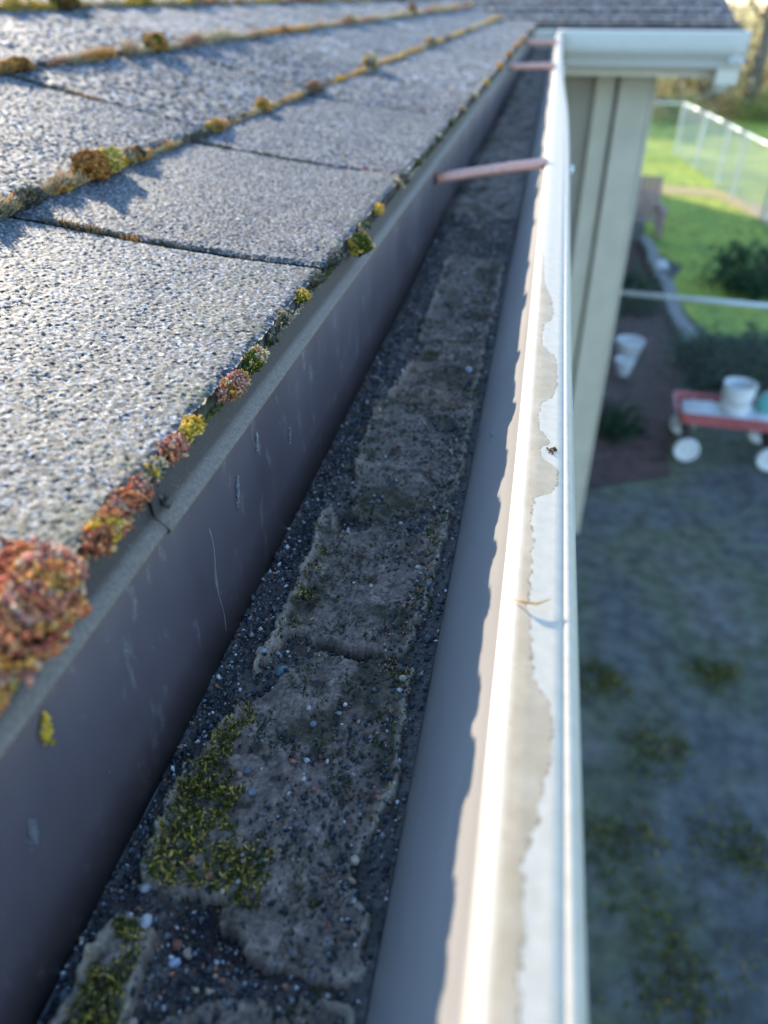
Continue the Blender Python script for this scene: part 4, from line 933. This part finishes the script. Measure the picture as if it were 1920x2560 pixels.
lichen(-.1090, .2750, -.1590, (.0012, .0034), 'cream', 90, 'small pale lichen streak close under the drip edge', 305)
lichen(-.1088, .1113, -.1539, (.0016, .0034), 'yellow', 150, 'golden lichen flake stuck on the back wall of the gutter', 301)
hp = [(-.1080, .2165 + .0012 * math.sin(t * 9), -.165 - t * .052) for t in np.linspace(0, 1, 14)]
o = MB().tube(hp, .00007, 5).build('thread', M['web'], loc=hp[0]); tag(o, 'fine pale thread hanging down the back wall of the gutter', 'thread')
tw = [(.0050, .1765, -.1476), (.0082, .1752, -.1472), (.0120, .1757, -.1476), (.0158, .1790, -.1480)]
o = MB().tube(tw, [.0002, .00042, .0004, .00018], 6).build('dry_needle', M['twig'], loc=tw[1], smooth=True); tag(o, 'curved orange-brown dry needle lying on the stained gutter lip', 'needle')
r = np.random.default_rng(77); n_ = 26
P = np.stack([.0150 + r.normal(0, .0008, n_), .2725 + r.normal(0, .0014, n_), np.full(n_, -.1494)], -1); V, F, C = chunks(P, .0004 * np.exp(r.normal(0, .3, n_)), np.tile([[.2, .11, .05]], (n_, 1)), r, .6)
tag(np_mesh('dirt_speck', V, F, M['moss'], None, C, loc=(.015, .2725, -.1494)), 'brown speck of dirt on the pointed tip of the lip stain', 'dirt')
n_ = 22; P = np.stack([-.0104 + r.normal(0, .0004, n_), .342 + r.normal(0, .0025, n_), np.full(n_, -.1808)], -1); P[:, 2] += (P[:, 0] + .0104) * 1.8; V, F, C = chunks(P, .0009 * np.exp(r.normal(0, .3, n_)), np.tile([[.5, .52, .55]], (n_, 1)), r, .6)
tag(np_mesh('bird_dropping', V, F, M['moss'], None, C, loc=(-.0104, .342, -.181)), 'small white splash on the blue inner front wall of the gutter', 'splash')

# ------------------------------------------------------------------ yard
def chain_fence(name, posts, h, label, heights=None, ext=False, wire=.0025, pitch=.06):
    e = empty(name, (posts[0][0], posts[0][1], GZ), label, 'fence')
    L_ = -e.location
    for i, (x, y) in enumerate(posts):
        mb = MB().tube([(x, y, GZ), (x, y, GZ + h + .03)], .03, 12); o = mb.build('post', M['galv'], e, smooth=False); o.location = L_
        c = MB().lathe((x, y, GZ + h + .03), [(.036, 0), (.036, .02), (.028, .045), (.012, .062), (0, .068)], 12); c = c.build('cap', M['galv'], o, smooth=True)
    for (a, b_) in zip(posts[:-1], posts[1:]):
        o = MB().tube([(a[0], a[1], GZ + h), (b_[0], b_[1], GZ + h)], .021, 10).build('top_rail', M['galv'], e, smooth=True); o.location = L_
        A = np.array(a); B = np.array(b_); ln_ = np.linalg.norm(B - A); n = int(ln_ / pitch); hh = h - .05
        V = []; F = []
        d = (B - A) / ln_; nrm = np.array([-d[1], d[0]])
        for sgn in (1, -1):
            for k in range(-int(hh / pitch), n):
                s0 = k * pitch; s1 = s0 + hh; z0, z1 = .03, .03 + hh
                lo = max(0, s0); hi = min(ln_, s1)
                if hi <= lo: continue
                zz0 = z0 + (lo - s0); zz1 = z0 + (hi - s0)
                if sgn < 0: zz0 = z1 - (lo - s0); zz1 = z1 - (hi - s0)
                b0 = len(V)
                for (s_, z_) in ((lo, zz0), (hi, zz1)):
                    p = A + d * s_
                    for t in range(3):
                        an = 2.094 * t; V.append((p[0] + nrm[0] * math.cos(an) * wire, p[1] + nrm[1] * math.cos(an) * wire, GZ + z_ + math.sin(an) * wire))
                F += [(b0 + t, b0 + (t + 1) % 3, b0 + 3 + (t + 1) % 3, b0 + 3 + t) for t in range(3)]
        o = np_mesh('chain_mesh', V, F, M['galv'], None); o.parent = e; o.location = L_; o['kind'] = 'stuff'
    return e
chain_fence('chain_link_fence', [(1.3, 22.6), (3.29, 22.4), (3.53, 20.5), (3.72, 18.6), (3.82, 17.4), (4.02, 15.5), (4.22, 13.4), (4.4, 11.2)], 1.18, 'sunlit chain-link fence running away beside the bright lawn', wire=.0020, pitch=.06)
chain_fence('chain_link_fence', [(.60, 7.06), (2.9, 6.80), (5.2, 6.55)], 1.20, 'shaded chain-link fence crossing the yard from the corner of the house', wire=.0012, pitch=.07)

def leafy(n, size, spread, pal, r, shape='ball', h=1.0, clumps=18):
    cc = r.normal(0, 1, (clumps, 3)); cc /= np.linalg.norm(cc, axis=1, keepdims=True); cc *= r.random((clumps, 1)) ** .4
    cr = .25 + .3 * r.random(clumps)
    k = r.integers(0, clumps, n); P = cc[k] * .8 + r.normal(0, 1, (n, 3)) * cr[k][:, None] * .55
    P[:, 2] = np.abs(P[:, 2] + .35) * .75
    P = P * np.array([spread, spread, h])
    a = r.normal(0, 1, (n, 3)); a /= np.linalg.norm(a, axis=1, keepdims=True); b = np.cross(a, r.normal(0, 1, (n, 3))); b /= np.linalg.norm(b, axis=1, keepdims=True)
    s = size * (.6 + .8 * r.random((n, 1)))
    V = np.stack([P - a * s, P - b * s * .4, P + a * s, P + b * s * .4], 1).reshape(-1, 3)
    F = np.arange(4 * n).reshape(n, 4)
    p = np.array(pal); c = p[r.integers(0, len(p), n)] * (.6 + .8 * r.random((n, 1))); return V, F, np.repeat(c, 4, 0)
def bush(name, loc, spread, h, n, size, pal, label, cat, seed, grp=None, stems=6, stemr=.01):
    r = np.random.default_rng(seed); e = empty(name, loc, label, cat, grp)
    V, F, C = leafy(n, size, spread, pal, r, h=h); o = np_mesh('foliage', V, F, M['leaf'], None, C); o.parent = e
    mb = MB()
    for i in range(stems):
        a = r.random() * 6.28; q = spread * .6 * r.random()
        mb.tube([(0, 0, 0), (math.cos(a) * q * .4, math.sin(a) * q * .4, h * .4), (math.cos(a) * q, math.sin(a) * q, h * .85)], [stemr, stemr * .7, stemr * .3], 6)
    o = mb.build('stems', M['bark'], None); o.parent = e
    return e
DG = [(.05, .10, .06), (.07, .13, .07), (.04, .08, .05)]
bush('shrub', (3.05, 11.3, GZ), .6, .75, 1800, .045, DG, 'dark evergreen shrub on the shaded lawn at the right edge', 'shrub', 1)
bush('shrub', (2.05, 8.1, GZ), .55, .5, 2200, .04, DG, 'low dark shrub directly behind the red wagon', 'shrub', 2)
bush('shrub', (2.75, 8.25, GZ), .55, .6, 2200, .04, DG, 'low dark shrub behind the white bucket', 'shrub', 3)
bush('shrub', (1.28, 10.2, GZ), .38, .55, 1500, .035, DG, 'round dark green shrub in the mulch bed against the house corner', 'shrub', 4)
bush('shrub', (.98, 6.7, GZ), .30, .28, 900, .03, DG, 'small green plant at the foot of the corner boards', 'shrub', 5)
YG = [(.17, .20, .06), (.24, .23, .08), (.13, .17, .06), (.28, .22, .09)]
for i, (x, y, s_, lb) in enumerate([(.93, 1.95, .26, 'yellowish weed patch low in the picture beside the gutter lip'), (.88, 1.62, .2, 'ochre weed patch in the bottom right corner area'), (.72, 2.35, .16, 'green weeds close to the white gutter lip'), (.95, 2.95, .15, 'thin olive weeds half way down the right side'), (1.25, 2.45, .16, 'thin weeds right of the gutter lip near the picture edge'), (.66, 3.4, .14, 'dark green weeds next to the house wall'), (1.35, 3.6, .12, 'sparse weeds near the right picture edge')]):
    bush('weed_patch', (x, y, GZ), s_ * 1.5, .05, 330, .018, YG, lb, 'weeds', 20 + i, 'weed patches in the near yard', 3, .003)

# garden edging, pots, chair, rock
ed = empty('garden_edging', (1.8, 11, GZ), 'row of pale concrete edging blocks between mulch bed and lawn', 'edging')
r = np.random.default_rng(3)
for i in range(24):
    y = 8.55 + i * .215; x = 1.90 - .0235 * (y - 8.55) + .03 * math.sin(i * .7)
    o = MB().box((x, y, GZ + .045), (.17, .195, .11 + .02 * r.random()), rz=r.normal(0, .06)).build('block', M['stone'], ed, bevel=.012); o.location = -ed.location
import bmesh
def rock(loc, s, mt, label):
    bm = bmesh.new(); bmesh.ops.create_icosphere(bm, subdivisions=3, radius=1); rr = np.random.default_rng(int(loc[0] * 1000))
    for v in bm.verts: v.co = Vector((v.co.x * s[0], v.co.y * s[1], v.co.z * s[2])) * (1 + .14 * math.sin(v.co.x * 3 + 1) * math.cos(v.co.y * 4) + .03 * rr.normal())
    me = bpy.data.meshes.new('rock'); bm.to_mesh(me); bm.free(); me.materials.append(mt); o = bpy.data.objects.new('rock', me); COL.objects.link(o); o.location = loc
    return tag(o, label, 'rock')
rock((1.83, 11.75, GZ + .15), (.12, .13, .09), M['pale_stone'], 'pale rock sitting on the edging beside the lawn')
def pot(loc, r0, h, label):
    e = empty('flower_pot', loc, label, 'pot', 'white pots in the mulch bed')
    o = MB().lathe((0, 0, 0), [(0, .004), (r0 * .62, .004), (r0 * .66, .02), (r0 * .86, h * .5), (r0 * .97, h * .85), (r0 * 1.05, h * .86), (r0 * 1.06, h), (r0 * .95, h), (r0 * .9, h * .9)], 28).build('pot_body', M['white_plastic'], None, smooth=False); o.parent = e
    o = MB().lathe((0, 0, 0), [(0, h * .9), (r0 * .5, h * .915), (r0 * .9, h * .89)], 20).build('pot_soil', M['pale_stone'], None); o.parent = e
pot((1.165, 8.45, GZ), .145, .24, 'larger white flower pot in the mulch bed by the house corner')
pot((1.085, 8.02, GZ), .10, .18, 'smaller white flower pot in front of the larger one')
ch = empty('garden_chair', (1.78, 14.1, GZ), 'weathered pinkish wooden garden chair past the end of the mulch bed', 'chair')
def cp(mb, nm): o = mb.build(nm, M['pink_wood'], None, bevel=.004); o.parent = ch
for sx in (-.27, .27):
    cp(MB().box((sx, -.22, .21), (.07, .04, .42)), 'leg'); cp(MB().box((sx, .22, .19), (.07, .04, .38)), 'leg'); cp(MB().box((sx, 0, .44), (.11, .62, .025)), 'armrest')
for i in range(5): cp(MB().box((0, -.22 + i * .1, .30 - i * .012), (.5, .085, .02)), 'seat_slat')
for i in range(5): cp(MB().box((-.2 + i * .1, .30, .58), (.085, .02, .62), tilt=(math.radians(-16), 'X')), 'back_slat')

# wagon with its load
wg = empty('wagon', (1.85, 6.46, GZ), 'faded red garden wagon with white wheels standing in the yard', 'wagon')
WA = math.radians(-3.5)
def wl(x, y, z): c, s = math.cos(WA), math.sin(WA); return (x * c - y * s, x * s + y * c, z)
def wpart(mb, nm, mt, **k):
    mb.v = [wl(*v) for v in mb.v]; o = mb.build(nm, mt, None, **k); o.parent = wg; return o
def tray():
    mb = MB(); out = []
    L2, W2, R = .48, .215, .07
    def ring(k, z):
        pts = []
        for cx, cy, a0 in ((L2 - R, W2 - R, 0), (-L2 + R, W2 - R, 90), (-L2 + R, -W2 + R, 180), (L2 - R, -W2 + R, 270)):
            for j in range(5):
                a = math.radians(a0 + 22.5 * j); pts.append(((cx + R * math.cos(a)) * k[0], (cy + R * math.sin(a)) * k[1], z))
        return pts
    rings = [ring((.93, .90), .33), ring((.96, .94), .335), ring((1.0, 1.0), .44), ring((1.03, 1.05), .447), ring((1.03, 1.05), .437), ring((1.02, 1.04), .432)]
    inner = [ring((.985, .975), .438), ring((.94, .92), .345)]
    allr = rings[::-1] ; vs = []
    seqr = [rings[0], rings[1], rings[2], rings[3], ]
    for rg in [rings[0], rings[2], rings[4], rings[3], inner[0], inner[1]]: vs += rg
    k = 20; fs = [(i * k + j, i * k + (j + 1) % k, (i + 1) * k + (j + 1) % k, (i + 1) * k + j) for i in range(5) for j in range(k)]
    fs.append(tuple(range(k))[::-1]); fs.append(tuple(5 * k + j for j in range(k)))
    return mb.add(vs, fs)
wpart(tray(), 'tray', M['red_paint'])
for sx in (-.34, .34):
    wpart(MB().box((sx, 0, .225), (.05, .30, .22)), 'bolster', M['rust_dark'])
    wpart(MB().tube([(sx, -.24, .11), (sx, .24, .11)], .009, 8), 'axle', M['rust_dark'])
    for sy in (-.255, .255):
        t_ = wpart(MB().lathe((sx, sy, .11), [(.080, -.02), (.100, -.021), (.108, -.012), (.109, .012), (.100, .021), (.080, .02)], 28, 'Y'), 'wheel', M['white_plastic'])
        rm = MB().lathe((sx, sy, .11), [(0, -.012), (.026, -.016), (.034, -.006), (.072, -.008), (.081, -.02), (.081, .02), (.072, .008), (.026, .016), (0, .012)], 28, 'Y'); rm.v = [wl(*v) for v in rm.v]
        q = rm.build('rim', M['white_plastic'], None); q.parent = t_
wpart(MB().tube([(.52, 0, .26), (.78, .02, .30), (1.05, .03, .55)], .011, 8), 'handle', M['rust_dark'])
bk = empty('bucket', (1.85, 6.445, GZ + .35), 'white plastic bucket standing in the red wagon', 'bucket')
o = MB().lathe((0, 0, 0), [(0, .002), (.125, .002), (.130, .01), (.146, .26), (.153, .262), (.153, .275), (.148, .277), (.150, .36), (.157, .362), (.157, .375), (.143, .375), (.125, .03), (0, .03)], 40).build('bucket_body', M['white_plastic'], None, smooth=False); o.parent = bk
hnd = [(.156 * math.cos(a), .156 * math.sin(a) * .98, .30 - .10 * math.sin(math.pi * (a - 3.3) / 2.8) ** 1) for a in np.linspace(3.3, 6.1, 14)]
o = MB().tube(hnd, .0035, 6).build('handle', M['rust_dark'], None); o.parent = bk
o = MB().lathe((0, 0, 0), [(0, .25), (.08, .258), (.138, .25)], 24).build('contents', M['pale_stone'], None); o.parent = bk
bk.scale = (.86, .86, .86)
# crumpled white sheeting in the wagon
r = np.random.default_rng(12); nx, ny = 46, 20; X, Y = np.meshgrid(np.linspace(-.42, .42, nx), np.linspace(-.17, .17, ny), indexing='ij')
Z = .40 + .05 * fbm(X * 9, Y * 9, 4, 6) + r.normal(0, .006, X.shape); Z -= .05 * (np.maximum(np.abs(X) / .42, np.abs(Y) / .17) ** 6)
c_, s_ = math.cos(WA), math.sin(WA)
o = np_mesh('plastic_sheet', np.stack([X * c_ - Y * s_, X * s_ + Y * c_, Z - .345], -1).reshape(-1, 3), grid_faces(nx, ny), M['white_plastic']); o.location = (1.85, 6.46, GZ + .345)
tag(o, 'crumpled white sheet filling the bed of the wagon', 'sheet'); sdm = o.modifiers.new('s', 'SOLIDIFY'); sdm.thickness = .006
jg = empty('watering_can', (2.10, 6.50, GZ + .41), 'small teal plastic jug next to the bucket in the wagon', 'jug')
o = MB().lathe((0, 0, 0), [(0, 0), (.07, 0), (.075, .02), (.075, .1), (.05, .13), (.028, .14), (.028, .17), (0, .17)], 20).build('jug_body', M['teal_plastic'], None); o.parent = jg
o = MB().tube([(.07, 0, .10), (.12, 0, .11), (.125, 0, .04), (.075, 0, .03)], .01, 8).build('handle', M['teal_plastic'], None); o.parent = jg
jg.name = 'jug'

# ------------------------------------------------------------------ brush and trees behind the lawn
TN = [(.80, .66, .38), (.70, .58, .32), (.85, .72, .42), (.60, .52, .28), (.76, .62, .38)]
OL = [(.55, .52, .24), (.66, .58, .30), (.60, .54, .26), (.74, .64, .36)]
GR = [(.34, .42, .12), (.42, .48, .15), (.50, .48, .20)]
protos = []
def thicket_proto(pal, seed, n, spread, h, size):
    r = np.random.default_rng(seed); V, F, C = leafy(n, size, spread, pal, r, h=h, clumps=40)
    f = np_mesh('crown', V, F, M['leaf'], None, C); mb = MB()
    for i in range(12):
        a = r.random() * 6.28; q = spread * (.3 + .6 * r.random()); hh = h * (.6 + .5 * r.random())
        mb.tube([(0, 0, -.1), (math.cos(a) * q * .3, math.sin(a) * q * .3, hh * .4), (math.cos(a) * q, math.sin(a) * q, hh)], [.07, .05, .015], 6)
    t = mb.build('trunk', M['bark'], None); return f, t
kinds = [('tan leafless thicket bush', thicket_proto(TN, 1, 1700, 2.1, 4.6, .13)), ('olive thicket bush', thicket_proto(OL, 2, 1700, 2.2, 4.0, .13)), ('greenish low bush', thicket_proto(GR, 3, 1500, 1.7, 1.7, .10))]
where = [(2.2, 29.5, 1, .75), (4.0, 29.0, 2, .7), (5.3, 31.0, 0, 1.0), (6.9, 29.6, 2, .8), (3.1, 32.2, 0, 1.05), (4.8, 33.5, 1, 1.15), (7.0, 32.6, 1, 1.05), (8.6, 31.4, 0, 1.0), (9.0, 29.3, 2, .9), (10.6, 30.5, 1, 1.0), (12.4, 32.0, 0, 1.1), (1.0, 33.0, 0, 1.2), (-1.5, 32.0, 1, 1.2), (6.2, 35.5, 0, 1.35), (3.5, 36.5, 1, 1.4), (8.8, 36.0, 0, 1.4), (11.5, 36.0, 1, 1.4), (14.5, 34.0, 0, 1.3), (-5, 34, 0, 1.3), (.2, 38, 1, 1.5), (17.5, 33, 1, 1.2), (21, 34, 0, 1.4), (-10, 36, 1, 1.4)]
side = ['at the far left end of the brush', 'just right of the corner boards', 'in the middle of the brush belt', 'low in front of the brush belt', 'behind the first fence post', 'deep in the brush', 'in the brush right of the big trunk', 'rising right of the big trunk', 'low at the right picture edge', 'outermost right in the front row', 'tall one beyond the right picture edge', 'hidden partly by the house corner', 'behind the house ridge', 'tall one in the back row', 'back row behind the corner boards', 'back row right', 'back row far right', 'beyond the right picture edge', 'left behind the house', 'back row left', 'far to the right', 'farthest to the right', 'farthest to the left']
used_k = set()
for (x, y, k, s_), sd_t in zip(where, side):
    e = empty('thicket_bush', (x, y, GZ), kinds[k][0] + ' ' + sd_t, 'bush', 'brush growing beyond the lawn'); s_ *= .80; e.scale = (s_, s_, s_ * .9); e.rotation_euler.z = (x * 7.3) % 6.28
    for src in kinds[k][1]:
        if (k, src.name) in used_k: c = src.copy(); COL.objects.link(c)
        else: c = src; used_k.add((k, src.name))
        c.parent = e
r = np.random.default_rng(9)
for x, y, rr_, lb in [(6.5, 30.6, .22, 'dark leaning tree trunk in the brush above the fence'), (7.6, 31.0, .16, 'second dark trunk near the right picture edge'), (4.4, 32.0, .13, 'thin grey trunk behind the downspout')]:
    e = empty('tree', (x, y, GZ), lb, 'tree', 'bare trees in the brush')
    mb = MB(); mb.tube([(0, 0, -.1), (.1, 0, 2), (.05, .1, 4), (.3, .1, 6.5), (.2, .2, 9)], [rr_, rr_ * .8, rr_ * .65, rr_ * .4, .03], 10); o = mb.build('trunk', M['bark'], None, smooth=True); o.parent = e
    mb = MB()
    for i in range(16):
        z0 = 2.2 + i * .38; a = r.random() * 6.28; q = 1.1 + r.random()
        mb.tube([(.1, .05, z0), (math.cos(a) * q * .5, math.sin(a) * q * .5, z0 + .7), (math.cos(a) * q, math.sin(a) * q, z0 + 1.8)], [.06, .035, .01], 6)
    o = mb.build('branches', M['bark'], None); o.parent = e
    V, F, C = leafy(700, .09, 1.7, TN, r, h=5.5, clumps=30); V[:, 2] += 2.6; o = np_mesh('crown', V, F, M['leaf'], None, C); o.parent = e
